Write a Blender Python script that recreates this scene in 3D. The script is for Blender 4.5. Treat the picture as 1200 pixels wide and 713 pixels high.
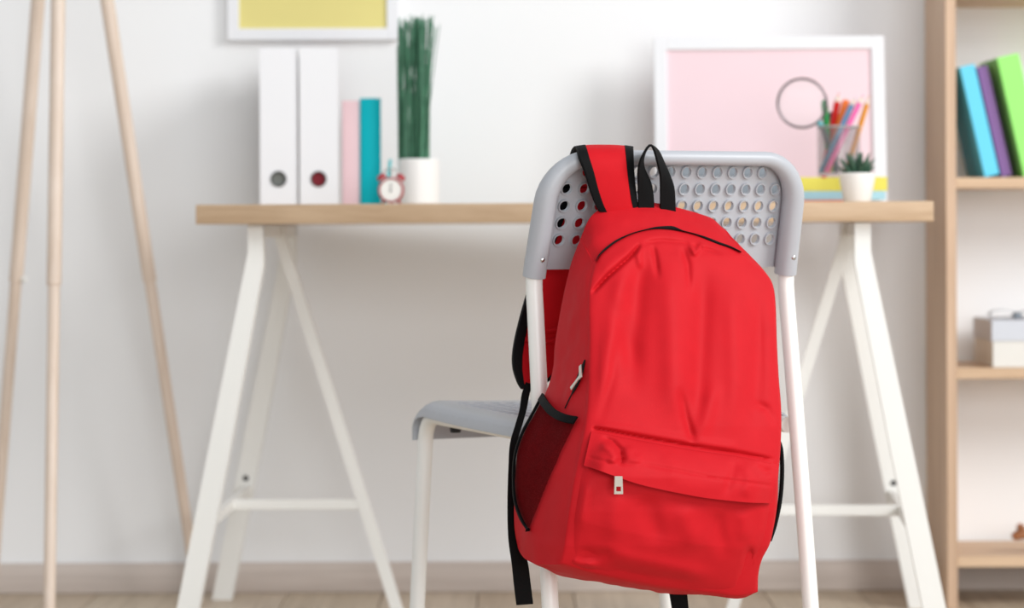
import bpy, bmesh, math, random
from mathutils import Vector, Matrix, Quaternion, noise

for o in list(bpy.data.objects):
    bpy.data.objects.remove(o, do_unlink=True)
scene = bpy.context.scene
COL = scene.collection
PI = math.pi
random.seed(7)

# ------------------------------------------------------------------ camera
FPX, CX, HY = 2833.33, 600.0, 267.0        # focal length, principal point (image 1200x713)
CAMZ = 0.695
ROLL = math.radians(0.22)
cam_d = bpy.data.cameras.new('camera')
cam = bpy.data.objects.new('camera', cam_d)
COL.objects.link(cam)
cam.location = (0, 0, CAMZ)
cam.rotation_euler = (PI / 2, ROLL, 0)
cam_d.sensor_width = 36.0
cam_d.lens = 85.0
cam_d.shift_y = -(356.5 - HY) / 1200.0
cam_d.dof.use_dof = True
cam_d.dof.focus_distance = 2.88
cam_d.dof.aperture_fstop = 4.2
scene.camera = cam

# ------------------------------------------------------------------ light
scene.view_settings.view_transform = 'Standard'
scene.view_settings.look = 'None'
scene.view_settings.exposure = 0.10
scene.view_settings.gamma = 1.0
scene.view_settings.use_curve_mapping = False
world = bpy.data.worlds.new('daylight')
scene.world = world
world.use_nodes = True
wb = world.node_tree.nodes['Background']
wb.inputs[0].default_value = (0.93, 0.965, 1.0, 1)
wb.inputs[1].default_value = 0.60


def area_light(name, loc, target, sx, sy, power, col):
    d = bpy.data.lights.new(name, 'AREA')
    d.shape = 'RECTANGLE'
    d.size, d.size_y = sx, sy
    d.energy = power
    d.color = col
    o = bpy.data.objects.new(name, d)
    COL.objects.link(o)
    o.location = loc
    o.rotation_euler = (Vector(target) - Vector(loc)).to_track_quat('-Z', 'Y').to_euler()
    return o


# daylight from a large window in the right-hand part of the room
area_light('window_light', (3.1, 1.7, 2.5), (0.1, 4.2, 0.75), 1.5, 1.6, 100, (1.0, 0.995, 0.99))
# added fill lamp behind the viewer, lifts the wall under the desk
area_light('rear_fill_light', (1.3, -1.5, 1.35), (0.0, 4.2, 0.7), 2.4, 1.7, 82, (0.98, 0.99, 1.0))


# ------------------------------------------------------------------ geometry helpers
def deroll(px, py):
    dx, dy = px - CX, py - HY
    c, s = math.cos(ROLL), math.sin(ROLL)
    return dx * c - dy * s, dx * s + dy * c


def at(px, py, Y):
    """point of the place that stands at distance Y and shows at pixel (px, py)"""
    dx, dy = deroll(px, py)
    return Vector((dx / FPX * Y, Y, CAMZ - dy / FPX * Y))


def xat(px, Y, py=HY):
    return at(px, py, Y).x


ORIG = {}


def mesh_obj(name, verts, faces, mat, parent=None, origin=None, smooth=35, mats=None, fmat=None):
    org = ORIG[parent] if parent is not None else Vector(origin if origin is not None else (0, 0, 0))
    me = bpy.data.meshes.new(name)
    me.from_pydata([tuple(Vector(v) - org) for v in verts], [], faces)
    bm = bmesh.new()
    bm.from_mesh(me)
    bmesh.ops.recalc_face_normals(bm, faces=bm.faces)
    bm.to_mesh(me)
    bm.free()
    me.update()
    if smooth:
        me.shade_smooth()
        me.set_sharp_from_angle(angle=math.radians(smooth))
    o = bpy.data.objects.new(name, me)
    COL.objects.link(o)
    me.materials.append(mat)
    if parent is not None:
        o.parent = parent
    else:
        o.location = org
    ORIG[o] = org
    return o


def tag(o, label, cat, group=None):
    o['label'] = label
    o['category'] = cat
    if group:
        o['group'] = group
    return o


def structure(o):
    o['kind'] = 'structure'
    return o


def thing(name, label, cat, loc, group=None):
    o = bpy.data.objects.new(name, None)
    o.empty_display_size = 0.05
    COL.objects.link(o)
    o.location = loc
    ORIG[o] = Vector(loc)
    return tag(o, label, cat, group)


class MB:
    """collects shapes for one mesh"""

    def __init__(self):
        self.v, self.f = [], []

    def add(self, v, f):
        n = len(self.v)
        self.v += [Vector(p) for p in v]
        self.f += [tuple(i + n for i in q) for q in f]
        return self

    def build(self, name, mat, parent=None, origin=None, smooth=35):
        return mesh_obj(name, self.v, self.f, mat, parent, origin, smooth)


def box_vf(x0, x1, y0, y1, z0, z1, bev=0.0, seg=2, M=None):
    bm = bmesh.new()
    bmesh.ops.create_cube(bm, size=1.0)
    for v in bm.verts:
        v.co = Vector(((x0 + x1) / 2 + v.co.x * (x1 - x0), (y0 + y1) / 2 + v.co.y * (y1 - y0), (z0 + z1) / 2 + v.co.z * (z1 - z0)))
    if bev > 0:
        bmesh.ops.bevel(bm, geom=list(bm.edges), offset=bev, segments=seg, profile=0.5, affect='EDGES')
    bm.verts.index_update()
    vs = [v.co.copy() for v in bm.verts]
    fs = [tuple(v.index for v in f.verts) for f in bm.faces]
    bm.free()
    if M is not None:
        vs = [M @ v for v in vs]
    return vs, fs


def sweep(path, radii, n=12, caps=True, squash=None):
    """round tube along a path (list of Vector)"""
    P = [Vector(p) for p in path]
    if not isinstance(radii, (list, tuple)):
        radii = [radii] * len(P)
    T = []
    for i in range(len(P)):
        a, b = P[max(i - 1, 0)], P[min(i + 1, len(P) - 1)]
        T.append((b - a).normalized())
    ref = Vector((0, 0, 1)) if abs(T[0].z) < 0.9 else Vector((1, 0, 0))
    u = T[0].cross(ref).normalized()
    vs, fs = [], []
    for i, p in enumerate(P):
        if i:
            q = T[i - 1].rotation_difference(T[i])
            u = (q @ u)
            u = (u - T[i] * u.dot(T[i])).normalized()
        w = T[i].cross(u)
        for k in range(n):
            a = 2 * PI * k / n
            vs.append(p + (u * math.cos(a) + w * math.sin(a)) * radii[i])
    for i in range(len(P) - 1):
        for k in range(n):
            k2 = (k + 1) % n
            fs.append((i * n + k, i * n + k2, (i + 1) * n + k2, (i + 1) * n + k))
    if caps:
        fs.append(tuple(range(n - 1, -1, -1)))
        m = (len(P) - 1) * n
        fs.append(tuple(range(m, m + n)))
    return vs, fs


def lathe(profile, center, n=32, axis=None, M=None):
    """profile: list of (r, z); revolved about z through center"""
    vs, fs = [], []
    c = Vector(center)
    for r, z in profile:
        for k in range(n):
            a = 2 * PI * k / n
            p = Vector((r * math.cos(a), r * math.sin(a), z))
            vs.append((M @ p if M is not None else p) + c)
    for i in range(len(profile) - 1):
        for k in range(n):
            k2 = (k + 1) % n
            fs.append((i * n + k, i * n + k2, (i + 1) * n + k2, (i + 1) * n + k))
    if profile[0][0] > 1e-6:
        fs.append(tuple(range(n - 1, -1, -1)))
    if profile[-1][0] > 1e-6:
        m = (len(profile) - 1) * n
        fs.append(tuple(range(m, m + n)))
    return vs, fs


def grid_vf(rows):
    nr, nc = len(rows), len(rows[0])
    vs = [p for r in rows for p in r]
    fs = []
    for i in range(nr - 1):
        for j in range(nc - 1):
            fs.append((i * nc + j, i * nc + j + 1, (i + 1) * nc + j + 1, (i + 1) * nc + j))
    return vs, fs


def sheet_vf(rows, back):
    """closed sheet: front grid rows and a back grid of the same size"""
    nr, nc = len(rows), len(rows[0])
    v1, f1 = grid_vf(rows)
    v2, f2 = grid_vf(back)
    n = len(v1)
    vs = v1 + v2
    fs = f1 + [tuple(i + n for i in reversed(q)) for q in f2]
    ring = [j for j in range(nc)] + [i * nc + nc - 1 for i in range(1, nr)] + \
           [(nr - 1) * nc + j for j in range(nc - 2, -1, -1)] + [i * nc for i in range(nr - 2, 0, -1)]
    for k in range(len(ring)):
        a, b = ring[k], ring[(k + 1) % len(ring)]
        fs.append((b, a, a + n, b + n))
    return vs, fs


def catmull(pts, n):
    """n points spaced evenly along a smooth curve through pts (tuples of any size)"""
    P = [tuple(p) for p in pts]
    dim = len(P[0])
    dense = []
    for i in range(len(P) - 1):
        p0 = P[i - 1] if i > 0 else tuple(2 * P[0][d] - P[1][d] for d in range(dim))
        p1, p2 = P[i], P[i + 1]
        p3 = P[i + 2] if i + 2 < len(P) else tuple(2 * P[-1][d] - P[-2][d] for d in range(dim))
        for k in range(16):
            t = k / 16
            dense.append(tuple(0.5 * (2 * p1[d] + (p2[d] - p0[d]) * t + (2 * p0[d] - 5 * p1[d] + 4 * p2[d] - p3[d]) * t * t
                                      + (3 * p1[d] - p0[d] - 3 * p2[d] + p3[d]) * t ** 3) for d in range(dim)))
    dense.append(P[-1])
    L = [0.0]
    for i in range(1, len(dense)):
        L.append(L[-1] + math.sqrt(sum((dense[i][d] - dense[i - 1][d]) ** 2 for d in range(dim))))
    out, j = [], 0
    for k in range(n):
        s = L[-1] * k / (n - 1)
        while j < len(L) - 2 and L[j + 1] < s:
            j += 1
        t = 0 if L[j + 1] == L[j] else (s - L[j]) / (L[j + 1] - L[j])
        out.append(tuple(dense[j][d] + (dense[j + 1][d] - dense[j][d]) * t for d in range(dim)))
    return out


def lerp(a, b, t):
    return a + (b - a) * t


def table(x, pts):
    if x <= pts[0][0]:
        return pts[0][1]
    for (a, b), (c, d) in zip(pts, pts[1:]):
        if x <= c:
            return b + (d - b) * (x - a) / (c - a)
    return pts[-1][1]


def sstep(a, b, x):
    t = min(1, max(0, (x - a) / (b - a)))
    return t * t * (3 - 2 * t)


def ribbon_vf(path, wid, thick):
    """flat strap: path points, width vectors (half width included), thickness; closed"""
    P = [Vector(p) for p in path]
    front, back = [], []
    for i, p in enumerate(P):
        t = (P[min(i + 1, len(P) - 1)] - P[max(i - 1, 0)]).normalized()
        w = wid[i]
        nrm = t.cross(w).normalized() * thick / 2
        front.append([p - w + nrm, p - w * 0.5 + nrm, p + nrm, p + w * 0.5 + nrm, p + w + nrm])
        back.append([p - w - nrm, p - w * 0.5 - nrm, p - nrm, p + w * 0.5 - nrm, p + w - nrm])
    return sheet_vf(front, back)


# ------------------------------------------------------------------ materials
def srgb(r, g, b):
    f = lambda c: (c / 255 / 12.92) if c / 255 <= 0.04045 else ((c / 255 + 0.055) / 1.055) ** 2.4
    return (f(r), f(g), f(b), 1)


def new_mat(name):
    m = bpy.data.materials.new(name)
    m.use_nodes = True
    nt = m.node_tree
    return m, nt, nt.nodes['Principled BSDF']


def plain(name, col, rough=0.5, spec=0.5, metal=0.0, var=0.04, scale=8.0, bump=0.0, bscale=200.0, sheen=0.0, coat=0.0):
    m, nt, p = new_mat(name)
    c = srgb(*col)
    tc = nt.nodes.new('ShaderNodeTexCoord')
    nz = nt.nodes.new('ShaderNodeTexNoise')
    nz.inputs['Scale'].default_value = scale
    nz.inputs['Detail'].default_value = 3
    mx = nt.nodes.new('ShaderNodeMix')
    mx.data_type = 'RGBA'
    mx.inputs['A'].default_value = tuple(min(1, x * (1 - var)) for x in c[:3]) + (1,)
    mx.inputs['B'].default_value = tuple(min(1, x * (1 + var)) for x in c[:3]) + (1,)
    nt.links.new(tc.outputs['Object'], nz.inputs['Vector'])
    nt.links.new(nz.outputs['Fac'], mx.inputs['Factor'])
    nt.links.new(mx.outputs['Result'], p.inputs['Base Color'])
    p.inputs['Roughness'].default_value = rough
    p.inputs['Specular IOR Level'].default_value = spec
    p.inputs['Metallic'].default_value = metal
    p.inputs['Sheen Weight'].default_value = sheen
    p.inputs['Coat Weight'].default_value = coat
    if bump:
        n2 = nt.nodes.new('ShaderNodeTexNoise')
        n2.inputs['Scale'].default_value = bscale
        bp = nt.nodes.new('ShaderNodeBump')
        bp.inputs['Strength'].default_value = bump
        bp.inputs['Distance'].default_value = 0.001
        nt.links.new(tc.outputs['Object'], n2.inputs['Vector'])
        nt.links.new(n2.outputs['Fac'], bp.inputs['Height'])
        nt.links.new(bp.outputs['Normal'], p.inputs['Normal'])
    return m


def wood(name, c1, c2, axis='X', rough=0.45, scale=1.0):
    """wood grain running along an axis"""
    m, nt, p = new_mat(name)
    tc = nt.nodes.new('ShaderNodeTexCoord')
    mp = nt.nodes.new('ShaderNodeMapping')
    s = {'X': (1.2, 26, 26), 'Y': (26, 1.2, 26), 'Z': (26, 26, 1.2)}[axis]
    mp.inputs['Scale'].default_value = tuple(q * scale for q in s)
    nz = nt.nodes.new('ShaderNodeTexNoise')
    nz.inputs['Scale'].default_value = 2.2
    nz.inputs['Detail'].default_value = 6
    nz.inputs['Roughness'].default_value = 0.62
    nz.inputs['Distortion'].default_value = 0.4
    cr = nt.nodes.new('ShaderNodeValToRGB')
    cr.color_ramp.elements[0].position = 0.32
    cr.color_ramp.elements[0].color = srgb(*c2)
    cr.color_ramp.elements[1].position = 0.68
    cr.color_ramp.elements[1].color = srgb(*c1)
    bp = nt.nodes.new('ShaderNodeBump')
    bp.inputs['Strength'].default_value = 0.08
    bp.inputs['Distance'].default_value = 0.002
    nt.links.new(tc.outputs['Object'], mp.inputs['Vector'])
    nt.links.new(mp.outputs['Vector'], nz.inputs['Vector'])
    nt.links.new(nz.outputs['Fac'], cr.inputs['Fac'])
    nt.links.new(cr.outputs['Color'], p.inputs['Base Color'])
    nt.links.new(nz.outputs['Fac'], bp.inputs['Height'])
    nt.links.new(bp.outputs['Normal'], p.inputs['Normal'])
    p.inputs['Roughness'].default_value = rough
    return m


def fabric(name, col, rough=0.5, spec=0.5, sheen=0.25, sheen_col=(1, 0.6, 0.6), weave=900.0, bump=0.25):
    m, nt, p = new_mat(name)
    tc = nt.nodes.new('ShaderNodeTexCoord')
    nz = nt.nodes.new('ShaderNodeTexNoise')
    nz.inputs['Scale'].default_value = 40
    nz.inputs['Detail'].default_value = 4
    c = srgb(*col)
    mx = nt.nodes.new('ShaderNodeMix')
    mx.data_type = 'RGBA'
    mx.inputs['A'].default_value = tuple(x * 0.93 for x in c[:3]) + (1,)
    mx.inputs['B'].default_value = tuple(min(1, x * 1.06) for x in c[:3]) + (1,)
    wv = nt.nodes.new('ShaderNodeTexNoise')
    wv.inputs['Scale'].default_value = weave
    wv.inputs['Detail'].default_value = 1
    bp = nt.nodes.new('ShaderNodeBump')
    bp.inputs['Strength'].default_value = bump
    bp.inputs['Distance'].default_value = 0.0006
    nt.links.new(tc.outputs['Object'], nz.inputs['Vector'])
    nt.links.new(tc.outputs['Object'], wv.inputs['Vector'])
    nt.links.new(nz.outputs['Fac'], mx.inputs['Factor'])
    nt.links.new(mx.outputs['Result'], p.inputs['Base Color'])
    nt.links.new(wv.outputs['Fac'], bp.inputs['Height'])
    nt.links.new(bp.outputs['Normal'], p.inputs['Normal'])
    p.inputs['Roughness'].default_value = rough
    p.inputs['Specular IOR Level'].default_value = spec
    p.inputs['Sheen Weight'].default_value = sheen
    p.inputs['Sheen Roughness'].default_value = 0.4
    p.inputs['Sheen Tint'].default_value = sheen_col + (1,)
    return m


def seethrough(name, col, opacity, rough=0.1, cell=None):
    """thin see-through material: clear part mixed with a coloured glossy one; cell = mesh size for netting"""
    m, nt, p = new_mat(name)
    out = nt.nodes['Material Output']
    tr = nt.nodes.new('ShaderNodeBsdfTransparent')
    mix = nt.nodes.new('ShaderNodeMixShader')
    p.inputs['Base Color'].default_value = srgb(*col)
    p.inputs['Roughness'].default_value = rough
    if cell:
        p.inputs['Specular IOR Level'].default_value = 0.0
    nt.links.new(tr.outputs[0], mix.inputs[1])
    nt.links.new(p.outputs[0], mix.inputs[2])
    nt.links.new(mix.outputs[0], out.inputs[0])
    mix.inputs[0].default_value = opacity
    if cell:
        tc = nt.nodes.new('ShaderNodeTexCoord')
        vo = nt.nodes.new('ShaderNodeTexVoronoi')
        vo.feature = 'DISTANCE_TO_EDGE'
        vo.inputs['Scale'].default_value = 1 / cell
        mr = nt.nodes.new('ShaderNodeMapRange')
        mr.inputs['From Min'].default_value = 0.12
        mr.inputs['From Max'].default_value = 0.30
        mr.inputs['To Min'].default_value = min(1, opacity * 1.35)
        mr.inputs['To Max'].default_value = opacity * 0.6
        nt.links.new(tc.outputs['Object'], vo.inputs['Vector'])
        nt.links.new(vo.outputs['Distance'], mr.inputs['Value'])
        nt.links.new(mr.outputs['Result'], mix.inputs[0])
    return m


M_WALL = plain('wall_paint', (243, 244, 245), 0.85, 0.2, var=0.012, scale=3, bump=0.05, bscale=120)
M_CEIL = plain('ceiling_paint', (240, 240, 240), 0.9, 0.2)
M_BASE = wood('baseboard_wood', (212, 201, 193), (194, 182, 174), 'X', 0.5)
M_PLANKS = [wood('floor_plank_%d' % i, c, tuple(x - 22 for x in c), 'Y', 0.45) for i, c in enumerate(((200, 184, 162), (194, 176, 154), (206, 190, 170)))]
M_GROUT = plain('floor_joint', (120, 106, 92), 0.8)
M_DESK = wood('desk_oak', (206, 178, 146), (184, 154, 122), 'X', 0.5)
M_SHELFV = wood('shelf_oak_upright', (214, 184, 156), (188, 156, 128), 'Z', 0.5)
M_SHELFH = wood('shelf_oak_board', (214, 184, 152), (192, 160, 128), 'X', 0.5)
M_BEECH = wood('beech_dowel', (230, 213, 198), (216, 196, 178), 'Z', 0.4)
M_WMETAL = plain('white_enamel', (240, 240, 236), 0.35, 0.5, var=0.01)
M_GREY = plain('grey_plastic', (176, 179, 185), 0.38, 0.5, var=0.02, bump=0.12, bscale=900)
M_STEEL = plain('steel', (200, 200, 200), 0.25, 0.5, metal=1.0, var=0.02)
M_RING = plain('dark_ring', (70, 70, 72), 0.4, 0.4)
M_PULL = plain('satin_steel', (205, 200, 190), 0.35, 0.5, metal=0.8, var=0.02)
M_BLACKR = plain('black_rubber', (18, 18, 18), 0.6)
M_RED = fabric('red_polyester', (193, 27, 36), 0.58, 0.09, 0.0, (1, 0.5, 0.5))
M_REDS = fabric('red_polyester_strap', (193, 25, 34), 0.6, 0.06, 0.0, (1, 0.5, 0.5))
M_BLACK = fabric('black_webbing', (11, 11, 12), 0.7, 0.12, 0.0, (0.6, 0.6, 0.6), 700, 0.5)
M_ZIP = plain('black_zip_tape', (10, 9, 10), 0.8, 0.2)
M_NET = seethrough('black_netting', (6, 4, 4), 0.46, 0.9, cell=0.0016)
M_WHITEP = plain('white_card', (236, 237, 240), 0.5, 0.4, var=0.01)
M_POT = plain('white_ceramic', (242, 242, 240), 0.35, 0.5, var=0.01)
M_PAGE = plain('paper', (240, 236, 226), 0.8, 0.2, var=0.03, scale=60)
M_GLASS = seethrough('clear_glass', (215, 220, 222), 0.07, 0.05)
M_SMOKE = seethrough('smoky_glass', (150, 152, 154), 0.22, 0.08)


# ------------------------------------------------------------------ room shell
WY = 4.618
floor = structure(MB().add(*box_vf(-3.2, 3.2, -1.6, WY, -0.05, -0.004)).build('floor', M_GROUT, origin=(0, 0, 0)))
pw = 0.181
meshes = {}
k = 0
x = -2.42
col_i = 0
while x < 2.6:
    cuts = [-1.2 + (0.53 * (col_i % 3))]
    while cuts[-1] < WY - 0.3:
        cuts.append(cuts[-1] + 1.6)
    cuts[-1] = WY - 0.001
    for a, b in zip(cuts, cuts[1:]):
        key = round(b - a, 3)
        if key not in meshes:
            v, f = box_vf(0.001, pw - 0.001, 0.001, key - 0.001, -0.006, 0.0, 0.0008, 1)
            o = mesh_obj('plank', v, f, M_PLANKS[k % 3], floor, smooth=0)
            meshes[key] = o.data
        else:
            o = bpy.data.objects.new('plank', meshes[key])
            COL.objects.link(o)
            o.parent = floor
            ORIG[o] = Vector((0, 0, 0))
        o.location = (x, a, 0)
        if o.material_slots:
            o.material_slots[0].link = 'OBJECT'
            o.material_slots[0].material = M_PLANKS[(k * 7 + col_i) % 3]
        k += 1
    x += pw
    col_i += 1

structure(MB().add(*box_vf(-3.2, 3.2, WY, WY + 0.12, -0.05, 2.7)).build('wall_back', M_WALL, origin=(0, WY, 0)))
structure(MB().add(*box_vf(-3.2, 3.2, WY - 0.011, WY, 0.0, 0.058, 0.003, 2)).build('baseboard_back', M_BASE, origin=(0, WY, 0)))


# ------------------------------------------------------------------ bookshelf
SHX0, SHY0, SHY1, BT = xat(1085, 4.6), 4.385, 4.603, 0.0187
SHW = 0.80
bs = thing('bookshelf', 'tall open oak-effect bookshelf against the white wall', 'bookshelf', (SHX0 + SHW / 2, 4.5, 0))
for x0 in (SHX0, SHX0 + SHW - BT):
    MB().add(*box_vf(x0, x0 + BT, SHY0, SHY1, 0.0, 1.86, 0.0008, 1)).build('side_panel', M_SHELFV, bs)
SHELF_Z = [0.095, 0.437, 0.783, 1.130, 1.475, 1.86]
for z in SHELF_Z:
    MB().add(*box_vf(SHX0 + BT, SHX0 + SHW - BT, SHY0 + 0.001, SHY1, z - 0.0195, z, 0.0008, 1)).build('shelf', M_SHELFH, bs)


# ------------------------------------------------------------------ desk: top on two trestles
DZ = 0.735
DT = 0.0325
DYAW = math.radians(6.0)
e_ = Vector((math.cos(DYAW), -math.sin(DYAW), 0))
d_ = Vector((math.sin(DYAW), math.cos(DYAW), 0))
DC = at(229, 240, 3.99)
DC.z = 0


def dk(a, d, z=DZ):
    p = DC + e_ * a + d_ * d
    return Vector((p.x, p.y, z))


v, f = box_vf(0, 1.203, 0, 0.59, DZ - DT, DZ, 0.0018, 2)
v = [dk(p.x, p.y, p.z) for p in v]
tag(mesh_obj('desk_top', v, f, M_DESK, origin=dk(0.6, 0.3, DZ - DT)), 'light oak-effect desk top laid across two white trestles', 'desk top')


def loft_rect(path, wx, wy, ex, ey):
    """horizontal rectangles placed along a path, ends flat"""
    vs, fs = [], []
    for p in path:
        for sx, sy in ((-1, -1), (1, -1), (1, 1), (-1, 1)):
            vs.append(Vector(p) + ex * sx * wx / 2 + ey * sy * wy / 2)
    for i in range(len(path) - 1):
        for k in range(4):
            k2 = (k + 1) % 4
            fs.append((i * 4 + k, i * 4 + k2, i * 4 + 4 + k2, i * 4 + 4 + k))
    fs.append((3, 2, 1, 0))
    m = (len(path) - 1) * 4
    fs.append((m, m + 1, m + 2, m + 3))
    return vs, fs


def trestle(x, y, yaw, sgn, label):
    ey = Vector((math.sin(yaw), math.cos(yaw), 0))
    ex = Vector((math.cos(yaw), -math.sin(yaw), 0)) * sgn       # points to the inner side
    top = DZ - DT - 0.0006
    P = lambda a, d, z: Vector((x, y, 0)) + ex * a + ey * d + Vector((0, 0, z))
    t = thing('trestle', label, 'trestle', P(0, 0.26, 0), 'white steel trestles under the desk')
    D = 0.50
    # rail under the desk top
    v, f = box_vf(-0.013, 0.013, -0.012, D + 0.012, top - 0.022, top, 0.001, 1)
    mesh_obj('top_rail', [P(p.x, p.y, p.z) for p in v], f, M_WMETAL, t)
    for d in (0.0, D):
        path = [P(0, d, top - 0.001), P(0, d, 0.655), P(-0.002, d, 0.635), P(-0.128 * 0.5, d, 0.318), P(-0.128, d, 0.0)]
        vs, fs = [], []
        w = [0.026, 0.026, 0.030, 0.036, 0.037]
        for p, ww in zip(path, w):
            for sx, sy in ((-1, -1), (1, -1), (1, 1), (-1, 1)):
                vs.append(p + ex * sx * ww / 2 + ey * sy * 0.014)
        for i in range(4):
            for q in range(4):
                q2 = (q + 1) % 4
                fs.append((i * 4 + q, i * 4 + q2, i * 4 + 4 + q2, i * 4 + 4 + q))
        fs += [(3, 2, 1, 0), (16, 17, 18, 19)]
        leg = mesh_obj('leg', vs, fs, M_WMETAL, t)
        if d > 0:
            zz = 0.228
            c = P(-0.128 * (0.635 - zz) / 0.635, d - 0.0145, zz)
            R = Matrix.Rotation(PI / 2, 3, 'X')
            mesh_obj('bolt', *lathe([(0.0, 0.0022), (0.004, 0.002), (0.0055, 0.0)], c, 14, M=R), M_BLACKR, leg)
    # single inner leg at mid depth
    mesh_obj('inner_leg', *loft_rect([P(0.006, D / 2, top - 0.004), P(0.222, D / 2, 0.0)], 0.021, 0.018, ex, ey), M_WMETAL, t)
    zb = 0.206
    xb = -0.128 * (0.635 - zb) / 0.635
    v, f = box_vf(xb + 0.000, xb + 0.014, 0.012, D - 0.012, zb - 0.009, zb + 0.009, 0.001, 1)
    mesh_obj('side_bar', [P(p.x, p.y, p.z) for p in v], f, M_WMETAL, t)
    xi = 0.006 + 0.216 * (0.70 - zb) / 0.70
    v, f = box_vf(xb + 0.012, xi, D / 2 - 0.008, D / 2 + 0.008, zb - 0.009, zb + 0.009, 0.001, 1)
    mesh_obj('crossbar', [P(p.x, p.y, p.z) for p in v], f, M_WMETAL, t)
    return t


trestle(xat(301, 4.04), 4.035, math.radians(1.0), 1, 'white steel trestle beneath the desk beside the wooden tripod stand')
trestle(xat(1010, 3.92), 3.915, math.radians(5.0), -1, 'white steel trestle beneath the desk beside the bookshelf')


# ------------------------------------------------------------------ wooden tripod stand
apex = Vector((-0.80, 4.32, 1.49))
tp = thing('tripod_stand', 'pale beech tripod stand with jointed dowel legs against the wall', 'tripod', (apex.x, apex.y, 0))
mesh_obj('hub', *lathe([(0.0, -0.035), (0.03, -0.035), (0.036, -0.028), (0.036, 0.03), (0.03, 0.036), (0.0, 0.036)], apex, 24), M_BEECH, tp)
feet = [at(233, 705, 4.50), at(57, 742, 4.03), at(-11, 707, 4.49)]
for i, ft in enumerate(feet):
    ft.z = 0.0
    dirv = (Vector((ft.x, ft.y, 0)) - Vector((apex.x, apex.y, 0))).normalized()
    a = apex + dirv * 0.024
    zj = [0.60, 0.60, 0.60][i]
    tj = (a.z - zj) / a.z
    J = a.lerp(ft, tj)
    dn = (ft - a).normalized()
    leg = mesh_obj('leg', *sweep([a, J - dn * 0.002, J, J + dn * 0.0005], [0.0128, 0.0128, 0.0125, 0.0108], 20), M_BEECH, tp)
    mesh_obj('lower_leg', *sweep([J - dn * 0.01, J + (ft - J) * 0.5, ft - dn * 0.012, ft], [0.0106, 0.0104, 0.0102, 0.0085], 20), M_BEECH, leg)
    if i == 2:
        c = J + Vector((0.014, -0.006, 0.004))
        mesh_obj('knob', *sweep([c, c + Vector((0.006, -0.003, 0))], [0.006, 0.005], 12), M_WMETAL, leg)


# ------------------------------------------------------------------ chair
CYAW = math.radians(24.0)
r_ = Vector((math.cos(CYAW), math.sin(CYAW), 0))
b_ = Vector((math.sin(CYAW), -math.cos(CYAW), 0))
L0 = at(613, 322, 3.0)
L0.z = 0
CW = 0.389
UC = CW / 2


def C(u, w, z):
    p = L0 + r_ * u + b_ * w
    return Vector((p.x, p.y, z))


def wplane(px, py, w):
    """point on the plane w behind the chair back that shows at pixel"""
    dx, dy = deroll(px, py)
    d = Vector((dx / FPX, 1.0, -dy / FPX))
    cam0 = Vector((0, 0, CAMZ))
    t = (w - (cam0 - L0).dot(b_)) / d.dot(b_)
    return cam0 + d * t


def lean(z):
    return 0.041 * (z - 0.637) / 0.14 if z > 0.637 else 0.0


def curve(u):
    return 0.014 * (1 - ((u - UC) / UC) ** 2)


def taper(u, z):
    return UC + (u - UC) * (1 - 0.0065 / UC * max(0, (z - 0.637)) / 0.14)


ch = thing('chair', 'grey perforated plastic chair with white tube legs holding the red backpack', 'chair', C(UC, -0.17, 0))
TR = 0.0105
# rear posts
for s in (-1, 1):
    u0 = UC + s * (UC - 0.0142)
    pts = [(u0 + s * 0.005, 0.080, 0.0), (u0 + s * 0.003, 0.050, 0.25), (u0 + s * 0.0015, 0.024, 0.45), (u0, 0.006, 0.585),
           (u0, 0.0015, 0.625), (u0, 0.004, 0.655), (u0 - s * 0.003, 0.018, 0.70)]
    pts = catmull(pts, 26)
    mesh_obj('rear_leg', *sweep([C(*p) for p in pts], TR, 16), M_WMETAL, ch)
# front legs with seat rails
for s in (-1, 1):
    u0 = UC + s * (UC - 0.0142)
    pts = [C(u0, 0.006, 0.437)]
    cr, fw, zr = 0.040, -0.362, 0.437
    for kk in range(9):
        a = PI / 2 * kk / 8
        pts.append(C(u0, fw + cr - cr * math.sin(a), zr - cr + cr * math.cos(a)))
    for z in (0.36, 0.24, 0.12, 0.0):
        pts.append(C(u0 + s * 0.0135 * (0.40 - z) / 0.235, fw, z))
    fl = mesh_obj('front_leg', *sweep(pts, TR, 16), M_WMETAL, ch)
    q = C(u0 - s * 0.013, -0.285, 0.424)
    mesh_obj('stop_pad', *lathe([(0.0, -0.006), (0.007, -0.006), (0.0085, 0.004), (0.0085, 0.010), (0.0, 0.010)], q, 16), M_BLACKR, fl)


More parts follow.
